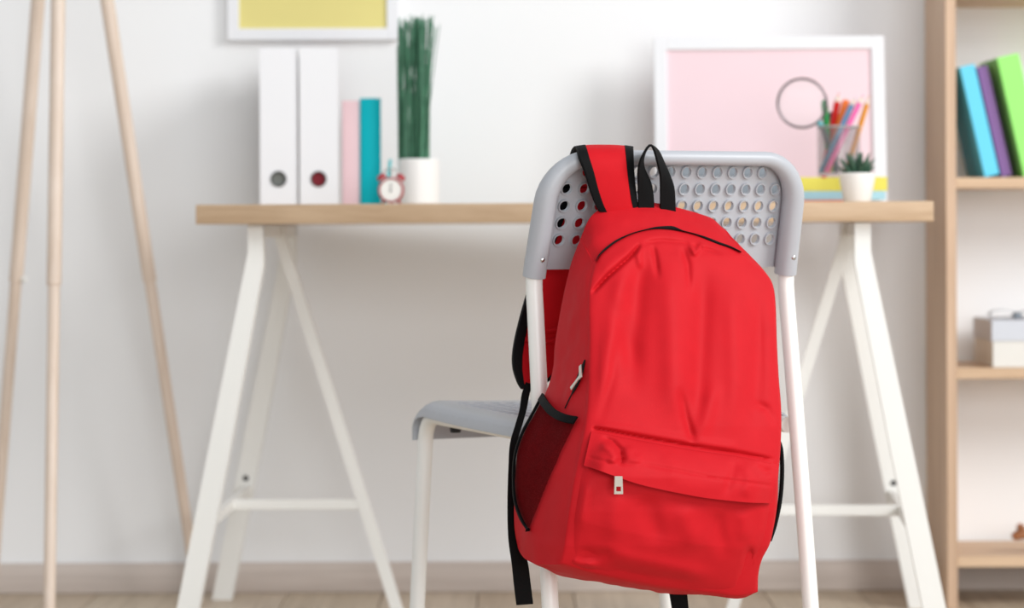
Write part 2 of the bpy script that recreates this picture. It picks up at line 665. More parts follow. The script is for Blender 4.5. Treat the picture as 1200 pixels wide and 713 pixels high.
def perforated(alines, blines, holes, M, ro, ri, h, th):
    """sheet with real round holes with raised rims; M(a, b, n) -> point"""
    V, F, idx = [], [], {}

    def vid(a, b, side):
        key = (round(a, 6), round(b, 6), side)
        if key not in idx:
            idx[key] = len(V)
            V.append(M(a, b, 0.0 if side == 0 else -th))
        return idx[key]
    for i in range(len(alines) - 1):
        for j in range(len(blines) - 1):
            a0, a1, b0, b1 = alines[i], alines[i + 1], blines[j], blines[j + 1]
            ring = []
            for q in range(4):
                ring.append((lerp(a0, a1, q / 4), b0))
            for q in range(4):
                ring.append((a1, lerp(b0, b1, q / 4)))
            for q in range(4):
                ring.append((lerp(a1, a0, q / 4), b1))
            for q in range(4):
                ring.append((a0, lerp(b1, b0, q / 4)))
            for side in (0, 1):
                outer = [vid(a, b, side) for a, b in ring]
                if (i, j) not in holes:
                    F.append(tuple(outer))
                    continue
                ac, bc = (a0 + a1) / 2, (b0 + b1) / 2
                angs = [math.atan2(b - bc, a - ac) for a, b in ring]
                n0 = len(V)
                if side == 0:
                    prof = [(ro, 0.0), (ro - 0.0004, h), (ri + 0.0003, h), (ri, h - 0.0004), (ri, -th)]
                else:
                    prof = [(ri, -th)]
                for rr, hh in prof:
                    for g in angs:
                        V.append(M(ac + rr * math.cos(g), bc + rr * math.sin(g), hh))
                for q in range(16):
                    q2 = (q + 1) % 16
                    F.append((outer[q], outer[q2], n0 + q2, n0 + q))
                    for l in range(len(prof) - 1):
                        F.append((n0 + l * 16 + q, n0 + l * 16 + q2, n0 + l * 16 + 16 + q2, n0 + l * 16 + 16 + q))
    # outer border
    def border(seq):
        for (a, b), (c, d) in zip(seq, seq[1:]):
            F.append((vid(a, b, 0), vid(c, d, 0), vid(c, d, 1), vid(a, b, 1)))
    for b in (blines[0], blines[-1]):
        seq = []
        for i in range(len(alines) - 1):
            seq += [(lerp(alines[i], alines[i + 1], q / 4), b) for q in range(4)]
        border(seq + [(alines[-1], b)])
    for a in (alines[0], alines[-1]):
        seq = []
        for j in range(len(blines) - 1):
            seq += [(a, lerp(blines[j], blines[j + 1], q / 4)) for q in range(4)]
        border(seq + [(a, blines[-1])])
    return V, F


# backrest: perforated panel and the rolled rim around the frame
cp, rp = 0.02346, 0.0213
al = [0.0175, 0.0265] + [0.0450 - cp / 2 + cp * i for i in range(15)] + [0.3715]
bl = [0.6425, 0.655] + [0.6795 - rp / 2 + rp * j for j in range(6)] + [0.787]
holes = set()
for i in range(14):
    for j in range(5):
        if j == 4 and i in (0, 13):
            continue
        holes.add((i + 2, j + 2))


def back_pt(a, z, n):
    zc_, rad_ = 0.7815 - 0.055, 0.056
    ac_ = min(max(a, 0.0145 + 0.055), CW - 0.0145 - 0.055)
    if z > zc_ and ac_ != a:                       # keep inside the rounded corner of the rim
        d_a, d_z = a - ac_, z - zc_
        ll = math.hypot(d_a, d_z)
        if ll > rad_:
            a, z = ac_ + d_a / ll * rad_, zc_ + d_z / ll * rad_
    z = min(z, 0.784)
    return C(taper(a, z), lean(z) + curve(a) - 0.0135 + n, z - n * 0.28)


bk = MB().add(*perforated(al, bl, holes, back_pt, 0.0084, 0.0064, 0.0030, 0.0030))
rim = []
zt, rr_, ri = 0.7815, 0.055, 0.0142
RC = 0.0145
for z in (0.634, 0.65, 0.68, 0.71):
    rim.append((RC, z))
for kk in range(11):
    a = PI / 2 * kk / 10
    rim.append((RC + rr_ - rr_ * math.cos(a), zt - rr_ + rr_ * math.sin(a)))
for q in range(1, 12):
    rim.append((lerp(RC + rr_, CW - RC - rr_, q / 12), zt))
left = rim[:15]
rim = left + rim[15:] + [(CW - u, z) for u, z in reversed(left)]
rim3 = [C(taper(u, z), lean(z) + curve(u) - 0.001, z) for u, z in rim]
rim_r = []
for k_i in range(len(rim)):
    k_e = min(k_i, len(rim) - 1 - k_i)
    rim_r.append(lerp(RC, 0.0092, sstep(4, 15, k_e)))
bk.add(*sweep(rim3, rim_r, 20))
backrest = bk.build('backrest', M_GREY, ch, smooth=40)
for s in (-1, 1):
    u0 = UC + s * (UC - RC)
    c = C(taper(u0, 0.655) + 0.002, lean(0.655) + curve(u0) + RC - 0.0022, 0.655)
    q = Vector((0, 0, 1)).rotation_difference((b_ * 0.95 + Vector((0, 0, -0.28))).normalized()).to_matrix()
    mesh_obj('screw', *lathe([(0.0, 0.0030), (0.0016, 0.0028), (0.0032, 0.0018), (0.004, 0.0)], c, 16, M=q), M_STEEL, backrest)

# seat: perforated shell rolled over the front and the sides
SZ = 0.4555
SEATL = 0.345


def seat_profile(t):
    """t = length from the rear edge -> (w, z) before the side roll"""
    fl_ = 0.318
    R = 0.046
    if t < fl_:
        return -0.012 - t, SZ + 0.004 * (t / fl_) ** 3
    t2 = t - fl_
    arc = R * PI / 2
    z0 = SZ + 0.004
    if t2 < arc:
        a = t2 / R
        return -0.012 - fl_ - R * math.sin(a), z0 - R + R * math.cos(a)
    return -0.012 - fl_ - R, z0 - R - (t2 - arc)


def seat_pt(a, t, n):
    w, z = seat_profile(t)
    dside = min(a, CW - a)
    k_ = max(0.0, (0.026 - dside) / 0.026)
    fade = 1 - sstep(0.32, 0.40, t)
    z -= (1 - math.sqrt(max(0, 1 - k_ * k_))) * 0.020 * fade
    z -= 0.005 * math.sin(PI * a / CW) * fade
    if t < 0.318:
        return C(a, w, z + n)
    a_ = min(PI / 2, (t - 0.318) / 0.046)
    return C(a, w - n * math.sin(a_), z + n * math.cos(a_))


al = [0.0, 0.003, 0.008, 0.016, 0.0303] + [0.0303 + cp * i for i in range(1, 15)] + [CW - 0.016, CW - 0.008, CW - 0.003, CW]
bl = [0.0, 0.018] + [0.018 + 0.0225 * j for j in range(1, 13)] + [0.305, 0.318, 0.327, 0.336, 0.345, 0.354, 0.363, 0.372, 0.381, 0.390, 0.402]
holes = {(i + 4, j + 1) for i in range(14) for j in range(12)}
v, f = perforated(al, bl, holes, seat_pt, 0.0083, 0.0064, 0.0010, 0.0032)
mesh_obj('seat', v, f, M_GREY, ch, smooth=40)


# ------------------------------------------------------------------ backpack
WB = 0.062
WF = [(240, 0.075), (268, 0.098), (300, 0.118), (350, 0.140), (400, 0.160), (500, 0.195), (560, 0.210), (600, 0.209), (640, 0.203), (705, 0.182)]
N1, N2 = 250, 160          # samples up the sides, across top and bottom
F_left = [(657, 661), (661, 636), (665, 606), (671, 568), (679, 528), (686, 490), (689, 450), (690, 400), (689.5, 360), (691, 335), (697, 309)]
F_arch = [(697, 309), (707, 295), (724, 281.5), (745, 271.5), (770, 267), (795, 270), (820, 276), (845, 284.5), (868, 295)]
F_right = [(868, 295), (885, 309), (899, 322), (906, 335), (909, 356), (910.5, 400), (912.5, 440), (915.5, 480), (915, 520), (912, 560), (909, 600), (903, 635), (893, 656), (888, 675), (886, 695)]
F_bot = [(657, 661), (690, 672), (730, 681), (780, 690), (830, 696), (865, 700), (886, 695)]
B_left = [(607, 643), (603, 620), (602.5, 590), (604, 560), (606, 532), (614, 508), (628, 482), (641, 457), (648, 432), (650, 407), (653, 386), (660, 348), (669, 310), (680, 280)]
B_arch = [(680, 280), (691, 256), (706, 244), (725, 239.5), (750, 237), (775, 239), (800, 245), (824, 252), (836, 257), (843, 264)]
B_right = [(843, 264), (855, 285), (866, 320), (874, 370), (880, 430), (884, 490), (886, 550), (884, 600), (878, 640), (862, 664)]
B_bot = [(607, 643), (640, 660), (700, 668), (760, 674), (820, 676), (862, 664)]
FL, FA, FR, FB = catmull(F_left, N1), catmull(F_arch, N2), catmull(F_right, N1), catmull(F_bot, N2)
BL, BA, BR, BB = catmull(B_left, N1), catmull(B_arch, N2), catmull(B_right, N1), catmull(B_bot, N2)


def coons(L, A, R, Bm, i, j):
    """i up the sides (0 bottom .. 1 top), j across; L bottom->top, R top->bottom"""
    n1, n2 = len(L), len(A)
    s, t = j / (n2 - 1), i / (n1 - 1)
    l, r = L[i], R[n1 - 1 - i]
    a, b = A[j], Bm[j]
    out = []
    for d in range(2):
        out.append((1 - s) * l[d] + s * r[d] + (1 - t) * b[d] + t * a[d]
                   - ((1 - s) * (1 - t) * L[0][d] + s * (1 - t) * R[-1][d] + (1 - s) * t * L[-1][d] + s * t * R[0][d]))
    return out


def segd(px, py, poly):
    """distance (pixels of design space) to a polyline and position along it"""
    best, pos = 1e9, 0
    n = len(poly) - 1
    for k, ((ax, ay), (bx, by)) in enumerate(zip(poly, poly[1:])):
        vx, vy = bx - ax, by - ay
        t = ((px - ax) * vx + (py - ay) * vy) / (vx * vx + vy * vy)
        t = min(1, max(0, t))
        d = math.hypot(px - ax - vx * t, py - ay - vy * t)
        if d < best:
            best, pos = d, (k + t) / n
    return best, pos


# folds of the cloth: (polyline, width, depth, fade at the ends)
FOLDS = [
    ([(783, 292), (787, 360), (790, 430), (792, 505)], 17, 0.0110, 0.25),
    ([(757, 290), (747, 335), (742, 400), (742, 480)], 13, -0.0105, 0.30),
    ([(738, 306), (726, 340), (712, 420), (704, 495)], 11, 0.0060, 0.3),
    ([(718, 345), (728, 380), (742, 440)], 10, -0.0045, 0.35),
    ([(826, 300), (824, 360), (820, 430), (814, 520)], 12, -0.0085, 0.30),
    ([(815, 526), (804, 490), (796, 450)], 5, -0.0050, 0.3),
    ([(820, 524), (830, 480), (840, 440)], 9, 0.0050, 0.4),
    ([(856, 310), (860, 370), (862, 450), (858, 520)], 13, 0.0065, 0.35),
    ([(888, 335), (889, 390), (886, 460), (884, 520)], 10, -0.0050, 0.35),
    ([(690, 347), (712, 324), (736, 303), (752, 285)], 2.6, -0.0065, 0.10),
    ([(700, 322), (722, 302), (742, 288)], 7, 0.0035, 0.25),
    ([(752, 285), (775, 282), (800, 284), (825, 291), (850, 298)], 2.4, -0.0035, 0.15),
    ([(745, 278), (775, 274), (805, 277)], 5, 0.0040, 0.3),
    ([(806, 281), (814, 297), (822, 287), (829, 293)], 3.2, 0.0045, 0.2),
    ([(764, 284), (768, 302), (772, 330)], 3.5, -0.0035, 0.3),
    ([(752, 286), (748, 300), (752, 318)], 4, 0.0030, 0.3),
    ([(798, 285), (806, 310), (808, 345)], 4, -0.0035, 0.3),
    ([(700, 505), (718, 440), (724, 385)], 6, -0.0025, 0.4),
    ([(915, 505), (900, 480), (880, 470)], 5, -0.0035, 0.4),
    ([(693, 502), (712, 505), (751, 512.5), (816, 524), (868, 531.5), (910, 540)], 2.2, -0.0040, 0.04),
    ([(694, 497), (751, 506), (816, 518), (868, 525)], 5, 0.0018, 0.1),
]


def folds(px, py, table_):
    d = 0.0
    for poly, wd, dep, fade in table_:
        ds, pos = segd(px, py, poly)
        if ds < wd * 3:
            env = min(1, pos / fade, (1 - pos) / fade)
            d += dep * (0.88 if wd > 6 else 1.25) * math.exp(-(ds / wd) ** 2) * (env * env * (3 - 2 * env))
    return d


def front_w(px, py, s, t):
    w = table(py, WF)
    e = min(1.0, 4 * s * (1 - s)) ** 0.42 * min(1.0, 4 * t * (1 - t)) ** 0.35
    w += 0.020 * e
    edge = min(1, 12 * min(s, 1 - s, t * 1.2, (1 - t) * 1.2))
    w += folds(px, py, FOLDS) * edge
    q = Vector((px * 0.016, py * 0.009, 3.1))
    w += 0.0016 * noise.noise(q) * edge + 0.0004 * noise.noise(q * 2.3) * edge
    return w


bp_base = wplane(760, 690, 0.13)
bag = thing('backpack', 'red backpack with black trim hung by a strap over the chair back', 'backpack', bp_base)

# body: front panel, gusset all round, back panel
V, Fc = [], []
fid = {}
for i in range(N1):
    for j in range(N2):
        px, py = coons(FL, FA, FR, FB, i, j)
        s, t = j / (N2 - 1), i / (N1 - 1)
        fid[(i, j)] = len(V)
        V.append(wplane(px, py, front_w(px, py, s, t)))
for i in range(N1 - 1):
    for j in range(N2 - 1):
        Fc.append((fid[i, j], fid[i, j + 1], fid[i + 1, j + 1], fid[i + 1, j]))
bid = {}
for i in range(N1):
    for j in range(N2):
        px, py = coons(BL, BA, BR, BB, i, j)
        bid[(i, j)] = len(V)
        V.append(wplane(px, py, WB))
for i in range(N1 - 1):
    for j in range(N2 - 1):
        Fc.append((bid[i, j], bid[i + 1, j], bid[i + 1, j + 1], bid[i, j + 1]))
loop = [(i, 0) for i in range(N1)] + [(N1 - 1, j) for j in range(1, N2)] + [(i, N2 - 1) for i in range(N1 - 2, -1, -1)] + [(0, j) for j in range(N2 - 2, 0, -1)]
cenF = wplane(780, 480, 0.14)
NG = 16
prev = [bid[p] for p in loop]
strips = [prev]
GUSSET = {}
for g in range(1, NG):
    t = g / NG
    cur = []
    for q, p in enumerate(loop):
        a, b = V[bid[p]], V[fid[p]]
        pt = a.lerp(b, t)
        out = (a.lerp(b, 0.5) - cenF)
        out -= b_ * out.dot(b_)
        out.normalize()
        i, j = p
        side = 'L' if j == 0 and 0 < i < N1 - 1 else ('T' if i == N1 - 1 else ('B' if i == 0 else 'R'))
        amt = {'L': 0.004, 'T': 0.002, 'B': 0.010, 'R': 0.004}[side]
        if side == 'L':
            amt = lerp(0.010, 0.004, min(1, i / 36))
        if side == 'R':
            amt = lerp(0.010, 0.004, min(1, i / 36))
        bul = amt * math.sin(PI * t) ** 0.8
        nq = Vector((pt.x * 22, pt.y * 22, pt.z * 16))
        wr = (0.0035 * noise.noise(nq) + 0.0015 * noise.noise(nq * 2.7)) * math.sin(PI * t)
        pt = pt + out * (bul + wr)
        GUSSET[(q, g)] = pt
        cur.append(len(V))
        V.append(pt)
    strips.append(cur)
strips.append([fid[p] for p in loop])
nl = len(loop)
for a, b in zip(strips, strips[1:]):
    for q in range(nl):
        q2 = (q + 1) % nl
        Fc.append((a[q], a[q2], b[q2], b[q]))
body = mesh_obj('body', V, Fc, M_RED, bag, smooth=50)


def fw_at(px, py):
    """surface of the front panel at a design pixel (approximate s, t)"""
    # left and right limits at this height
    def xon(curve_):
        best = min(curve_, key=lambda p: abs(p[1] - py))
        return best[0]
    xl, xr = xon(FL), xon(FR)
    s = min(0.98, max(0.02, (px - xl) / (xr - xl)))
    yb = min(FB, key=lambda p: abs(p[0] - px))[1]
    yt = min(FA, key=lambda p: abs(p[0] - px))[1]
    t = min(0.98, max(0.02, (yb - py) / (yb - yt)))
    w = table(py, WF)
    e = min(1.0, 4 * s * (1 - s)) ** 0.42 * min(1.0, 4 * t * (1 - t)) ** 0.35
    return w + 0.020 * e


# lower front pocket
P_left = [(656, 662), (660, 636), (664, 606), (670, 568), (679, 532), (690, 514)]
P_top = [(690, 514), (720, 524), (760, 533), (810, 541), (860, 550), (912, 556)]
P_right = [(912, 556), (911, 590), (905, 625), (894, 652), (889, 672), (888, 694)]
P_bot = [(656, 662), (690, 674), (730, 683), (780, 692), (830, 698), (866, 702), (888, 694)]
PN1, PN2 = 64, 72
PL, PA, PR, PB = catmull(P_left, PN1), catmull(P_top, PN2), catmull(P_right, PN1), catmull(P_bot, PN2)
PFOLDS = [
    ([(879, 636), (876, 664), (866, 694)], 3.6, -0.0085, 0.3),
    ([(889, 652), (886, 675), (880, 692)], 5.0, 0.0050, 0.25),
    ([(662, 656), (666, 630), (672, 595), (678, 560)], 3.0, -0.0045, 0.15),
    ([(664, 656), (682, 664), (705, 661)], 5.0, 0.0050, 0.3),
    ([(675, 645), (700, 652), (720, 648)], 6.0, -0.0035, 0.3),
    ([(757, 575), (762, 605), (775, 645)], 13, -0.0065, 0.30),
    ([(728, 570), (722, 600), (715, 640)], 13, 0.0050, 0.35),
    ([(800, 588), (806, 615), (822, 650)], 13, 0.0060, 0.35),
    ([(838, 592), (842, 620), (852, 660)], 9, -0.0055, 0.35),
    ([(868, 595), (872, 615), (872, 640)], 8, 0.0045, 0.35),
    ([(690, 640), (740, 655), (800, 668), (850, 678)], 9, 0.0045, 0.3),
    ([(700, 664), (760, 676), (830, 686)], 6, -0.0030, 0.3),
    ([(690, 560), (684, 590), (678, 625)], 7, 0.0040, 0.3),
]
rows, back = [], []
for i in range(PN1):
    ra, rb = [], []
    for j in range(PN2):
        px, py = coons(PL, PA, PR, PB, i, j)
        s, t = j / (PN2 - 1), i / (PN1 - 1)
        base = fw_at(px, py)
        e = (min(1.0, 4 * s * (1 - s)) ** 0.45) * (min(1.0, 2.6 * t + 0.0) ** 0.5 if t < 0.38 else 1.0)
        edge = min(1, 14 * min(s, 1 - s, t))
        w = table(py, WF) - 0.006 + (base - table(py, WF)) * edge ** 0.5 + 0.020 * e
        w += folds(px, py, PFOLDS) * edge
        q = Vector((px * 0.02, py * 0.014, 9.4))
        w += 0.0016 * noise.noise(q) * edge + 0.0004 * noise.noise(q * 2.3) * edge
        ra.append(wplane(px, py, w))
        rb.append(wplane(px, py, w - 0.0045))
    rows.append(ra)
    back.append(rb)
pocket = mesh_obj('front_pocket', *sheet_vf(rows, back), M_RED, bag, smooth=50)

# pocket flap
FT = catmull([(693, 506), (712, 509), (751, 516.5), (816, 528), (868, 535.5), (913, 545)], 80)
FBm = catmull([(684, 546), (700, 551), (721, 558.5), (755, 569.5), (812, 581.5), (848, 586.5), (880, 589.5), (905, 590)], 80)
FFOLDS = [
    ([(704, 512), (718, 518), (727, 527), (729, 538), (724, 545)], 3.4, -0.0055, 0.15),
    ([(702, 520), (714, 526), (720, 536), (714, 545)], 5.0, 0.0040, 0.2),
    ([(735, 522), (738, 535), (752, 543)], 6.0, 0.0030, 0.2),
    ([(885, 545), (895, 552), (905, 556)], 5.0, -0.0045, 0.25),
    ([(862, 538), (858, 556), (848, 585)], 5.0, -0.0025, 0.25),
    ([(872, 542), (878, 562), (872, 586)], 6.0, 0.0028, 0.25),
    ([(753, 544), (800, 553), (846, 562), (907, 570)], 1.6, -0.0016, 0.05),
    ([(690, 536), (720, 544), (753, 544)], 1.8, -0.0012, 0.05),
    ([(780, 528), (790, 545), (786, 570)], 7, 0.0018, 0.3),
]
rows, back = [], []
FN = 30
for i in range(FN + 1):
    t = i / FN
    ra, rb = [], []
    for j in range(80):
        a, b = FT[j], FBm[j]
        px, py = lerp(a[0], b[0], t), lerp(a[1], b[1], t)
        s = j / 79
        base = fw_at(px, py)
        edge = sstep(0, 1, min(1, 9 * min(s, 1 - s)))
        w = base + 0.0015 + 0.0245 * math.sin(min(1, t * 1.15) * PI / 2) ** 0.8 * (0.35 + 0.65 * edge)
        w += folds(px, py, FFOLDS)
        w += 0.0012 * noise.noise(Vector((px * 0.04, py * 0.05, 1.7)))
        ra.append(wplane(px, py, w))
        rb.append(wplane(px, py, w - 0.0035))
    rows.append(ra)
    back.append(rb)
flap = mesh_obj('pocket_flap', *sheet_vf(rows, back), M_RED, pocket, smooth=50)

# zip pull of the pocket: plate with a square hole
def frame_plate(cx, cy, w, hw, hh, hole, thick, tilt=0.0):
    ux = (wplane(cx + 1, cy, w) - wplane(cx - 1, cy, w)) / 2
    uy = (wplane(cx, cy + 1, w) - wplane(cx, cy - 1, w)) / 2
    c = wplane(cx, cy, w)
    ct, st = math.cos(tilt), math.sin(tilt)
    pt = lambda a, b, n: c + ux * (a * ct - b * st) + uy * (a * st + b * ct) + b_ * n
    hx0, hx1, hy0, hy1 = hole
    o = [(-hw * 0.85, -hh), (hw * 0.85, -hh), (hw, hh), (-hw, hh)]
    h = [(hx0, hy0), (hx1, hy0), (hx1, hy1), (hx0, hy1)]
    vs = [pt(a, b, 0) for a, b in o + h] + [pt(a, b, -thick) for a, b in o + h]
    fs = []
    for k in range(4):
        k2 = (k + 1) % 4
        fs += [(k, k2, 4 + k2, 4 + k), (8 + k2, 8 + k, 12 + k, 12 + k2), (k2, k, 8 + k, 8 + k2), (4 + k, 4 + k2, 12 + k2, 12 + k)]
    return vs, fs


wz = fw_at(725, 569) + 0.0265
mesh_obj('zip_pull', *frame_plate(725, 569, wz + 0.0015, 5.2, 10.5, (-2.8, 2.8, 1.6, 7.2), 0.0012), M_PULL, pocket, smooth=0)

# main zip: dark gap along the arch, two pulls on the left side
zpts = [(697.5, 306, 0.6), (703, 298, 2.2), (712, 290, 3.2), (724, 281.5, 2.4), (740, 274, 1.3), (756, 269.5, 1.3), (768, 267.3, 2.4), (780, 267, 4.0), (790, 267.6, 4.2),
        (800, 270.5, 1.2), (812, 273.5, 0.9), (822, 277, 2.2), (832, 281, 3.4), (842, 285, 3.2), (856, 289.5, 2.2), (869, 295.2, 0.6)]
zd = catmull(zpts, 90)
rows, back = [], []
for px, py, hw in zd:
    w = table(py, WF) + 0.0075
    rows.append([wplane(px, py - hw * 0.5, w), wplane(px, py, w + 0.0008), wplane(px, py + hw * 0.5, w)])
    back.append([wplane(px, py - hw * 0.5, w - 0.008), wplane(px, py, w - 0.008), wplane(px, py + hw * 0.5, w - 0.008)])
mesh_obj('zipper', *sheet_vf(rows, back), M_ZIP, bag)


def gus(px, t):
    """not used for rays: point of the left gusset by loop index and depth fraction"""
    return GUSSET[(px, t)]


def gusset_at(px, py, lift=0.0):
    """nearest point of the left gusset to a design pixel, lifted outwards"""
    best, bp_ = 1e9, None
    for q in range(0, N1, 3):
        for g in range(1, NG):
            P = GUSSET[(q, g)]
            x_, y_ = project(P)
            d = (x_ - px) ** 2 + (y_ - py) ** 2
            if d < best:
                best, bp_ = d, P
    return bp_ - r_ * lift + b_ * lift * 0.25


def project(P):
    dx, dy = P.x / P.y * FPX, (CAMZ - P.z) / P.y * FPX
    c, s = math.cos(ROLL), math.sin(ROLL)
    return CX + dx * c + dy * s, HY - dx * s + dy * c


# gap of the main zip running down the side gusset
sz = catmull([(690.5, 422), (685, 431), (680, 441), (673, 455), (667, 468), (663, 480)], 22)
P3 = [gusset_at(x, y, 0.0012) for x, y in sz]
P3 = [Vector(p) for p in catmull([tuple(P3[k]) for k in (0, 4, 8, 12, 16, 21)], 22)]
hwz = [0.0004 + 0.0050 * math.sin(PI * min(1, k / 15)) ** 1.0 if k < 15 else 0.0005 for k in range(22)]
mesh_obj('zipper', *ribbon_vf(P3, [b_ * h for h in hwz], 0.0012), M_ZIP, bag)
for (xa, ya, xb, yb) in ((681, 441, 674, 457), (683, 428, 686, 443)):
    a, b = gusset_at(xa, ya, 0.004), gusset_at(xb, yb, 0.007)
    d = (b - a).normalized()
    wv = (b_ - d * b_.dot(d)).normalized() * 0.0024
    mesh_obj('zip_pull', *ribbon_vf([a, a.lerp(b, 0.5), b], [wv, wv, wv * 1.3], 0.0012), M_PULL, bag, smooth=0)

# side net pocket with elastic top
NT = catmull([(637, 462), (645, 470), (655, 479), (666, 486), (679, 490)], 24)
NL = catmull([(637, 462), (621, 487), (609, 512), (605, 535), (604.5, 560), (605.5, 585), (611, 605), (621, 622)], 40)
NR = catmull([(679, 490), (663, 522), (646, 560), (633, 592), (621, 622)], 40)
GP = []
for q in range(N1):
    for g in range(0, NG + 1):
        P = GUSSET[(q, g)] if 0 < g < NG else (V[bid[loop[q]]] if g == 0 else V[fid[loop[q]]])
        x_, y_ = project(P)
        GP.append((x_, y_, P))


def gp_near(px, py):
    c = sorted(GP, key=lambda e: (e[0] - px) ** 2 + (e[1] - py) ** 2)[:4]
    ws = [1 / (0.3 + (e[0] - px) ** 2 + (e[1] - py) ** 2) for e in c]
    tot = sum(ws)
    return sum(((c[k][2] * ws[k]) for k in range(4)), Vector((0, 0, 0))) / tot


outd = (-r_ + b_ * 0.55).normalized()
nrows, nback = [], []
for i in range(40):
    ra, rb = [], []
    for j in range(18):
        s = j / 17
        a, b = NL[i], NR[i]
        tt = NT[min(23, int(round(s * 23)))]
        base = (lerp(a[0], b[0], s), lerp(a[1], b[1], s))
        k_ = max(0, 1 - i / 8)
        base = (lerp(base[0], tt[0], k_) if i < 8 else base[0], lerp(base[1], tt[1], k_) if i < 8 else base[1])
        P = gp_near(*base)
        lift = 0.0035 + 0.010 * math.sin(PI * s) * math.sin(PI * min(1, 0.25 + 0.75 * i / 39)) + 0.0015 * math.sin(s * 17 + i * 0.1) * math.sin(PI * s)
        ra.append(P + outd * lift)
    nrows.append(ra)
# smooth the net surface a little
for it in range(3):
    nn = [[p.copy() for p in r] for r in nrows]
    for i in range(1, 39):
        for j in range(1, 17):
            nn[i][j] = (nrows[i - 1][j] + nrows[i + 1][j] + nrows[i][j - 1] + nrows[i][j + 1]) * 0.25
    for i in range(1, 39):
        nn[i][0] = (nrows[i - 1][0] + nrows[i + 1][0]) * 0.5
        nn[i][17] = (nrows[i - 1][17] + nrows[i + 1][17]) * 0.5
    nrows = nn
net = mesh_obj('side_pocket', *grid_vf(nrows), M_NET, bag, smooth=60)
top = [Vector(p) for p in catmull([tuple(nrows[0][j] + outd * 0.002) for j in (0, 4, 9, 13, 17)], 18)]
wd0 = sum(((nrows[5][j] - nrows[0][j]).normalized() for j in range(4, 14)), Vector((0, 0, 0))).normalized()
wvec = [wd0 * 0.0050 for j in range(18)]
mesh_obj('elastic_band', *ribbon_vf([p + w * 0.6 for p, w in zip(top, wvec)], wvec, 0.003), M_BLACK, net)
edge = [Vector(p) for p in catmull([tuple(nrows[i][0] + outd * 0.0008) for i in (0, 6, 12, 18, 24, 30, 35, 39)], 40)]
mesh_obj('binding', *ribbon_vf(edge, [(nrows[i][3] - nrows[i][0]).normalized() * (0.0022 + 0.0022 * sstep(16, 36, i)) for i in range(40)], 0.003), M_BLACK, net)

# edge of the other net pocket showing past the right side
R1 = catmull([(912, 516), (915.5, 528), (916.5, 556), (914, 588), (908, 616), (902, 634)], 24)
rp_rows = []
for x_, y_ in R1:
    rp_rows.append([wplane(x_, y_, 0.150), wplane(lerp(x_, 905, 0.5), y_, 0.158), wplane(900, y_, 0.165)])
net2 = mesh_obj('side_pocket', *grid_vf(rp_rows), M_NET, bag)
mesh_obj('binding', *sweep([wplane(x_, y_, 0.150) for x_, y_ in R1], 0.0027, 8), M_BLACK, net2)

# shoulder strap over the backrest: (px, py, w, half width in pixels) of its centre line, from the bag up and over
SP = [(726, 248, 0.066, 24), (722, 238, 0.068, 25), (718, 222, 0.070, 27), (714, 202, 0.071, 29), (711, 188, 0.068, 31.5), (709.5, 178.5, 0.060, 33), (709, 174, 0.046, 34),
      (707, 173.8, 0.032, 34), (703, 180, 0.014, 34), (698, 200, 0.002, 34), (688, 240, -0.014, 34), (672, 285, -0.030, 34), (655, 330, -0.044, 33), (643, 370, -0.050, 33), (636, 405, -0.050, 34), (632, 428, -0.046, 31),
      (626, 446, -0.040, 20), (621, 455, -0.036, 10)]
SD = catmull(SP, 120)


def strap_rows(f0, f1, off, th, ncol=9):
    fr, bkk = [], []
    for k, (px, py, w, hw) in enumerate(SD):
        c = wplane(px, py, w)
        k0, k1 = max(k - 1, 0), min(k + 1, len(SD) - 1)
        tg = (wplane(*SD[k1][:3]) - wplane(*SD[k0][:3])).normalized()
        ex = r_.copy()
        nrm = ex.cross(tg).normalized()
        if nrm.dot(b_) < 0 and k < 40:
            nrm = -nrm
        scale = (hw * c.y / FPX) / math.cos(CYAW)
        lean_v = Vector((0, 0, 0))
        ra, rb = [], []
        for q in range(ncol):
            s = lerp(f0, f1, q / (ncol - 1))
            pil = (1 - abs(s) ** 3)
            p = c + ex * (s * scale)
            ra.append(p + nrm * (th / 2 * (0.45 + 0.55 * pil) + off))
            rb.append(p - nrm * (th / 2 * (0.45 + 0.55 * pil) + off))
        fr.append(ra)
        bkk.append(rb)
    return fr, bkk


strap = mesh_obj('shoulder_strap', *sheet_vf(*strap_rows(-0.8, 0.8, 0.0, 0.009)), M_REDS, bag)
for f0, f1 in ((-1.0, -0.69), (0.69, 1.0)):
    mesh_obj('strap_binding', *sheet_vf(*strap_rows(f0, f1, 0.0009, 0.008, 4)), M_BLACK, strap)
# quilting ridge across the lower strap end
for yy in (0.80, 0.835):
    k = int(yy * 119)
    px, py, w, hw = SD[k]
    c = wplane(px, py, w + 0.0050)
    scale = hw * c.y / FPX / math.cos(CYAW) * 0.62
    pts = [c + r_ * lerp(-scale, scale, q / 8) + Vector((0, 0, -0.004 * math.sin(PI * q / 8) + 0.004)) for q in range(9)]
    mesh_obj('quilted_ridge', *sweep(pts, 0.0034, 8), M_REDS, strap)

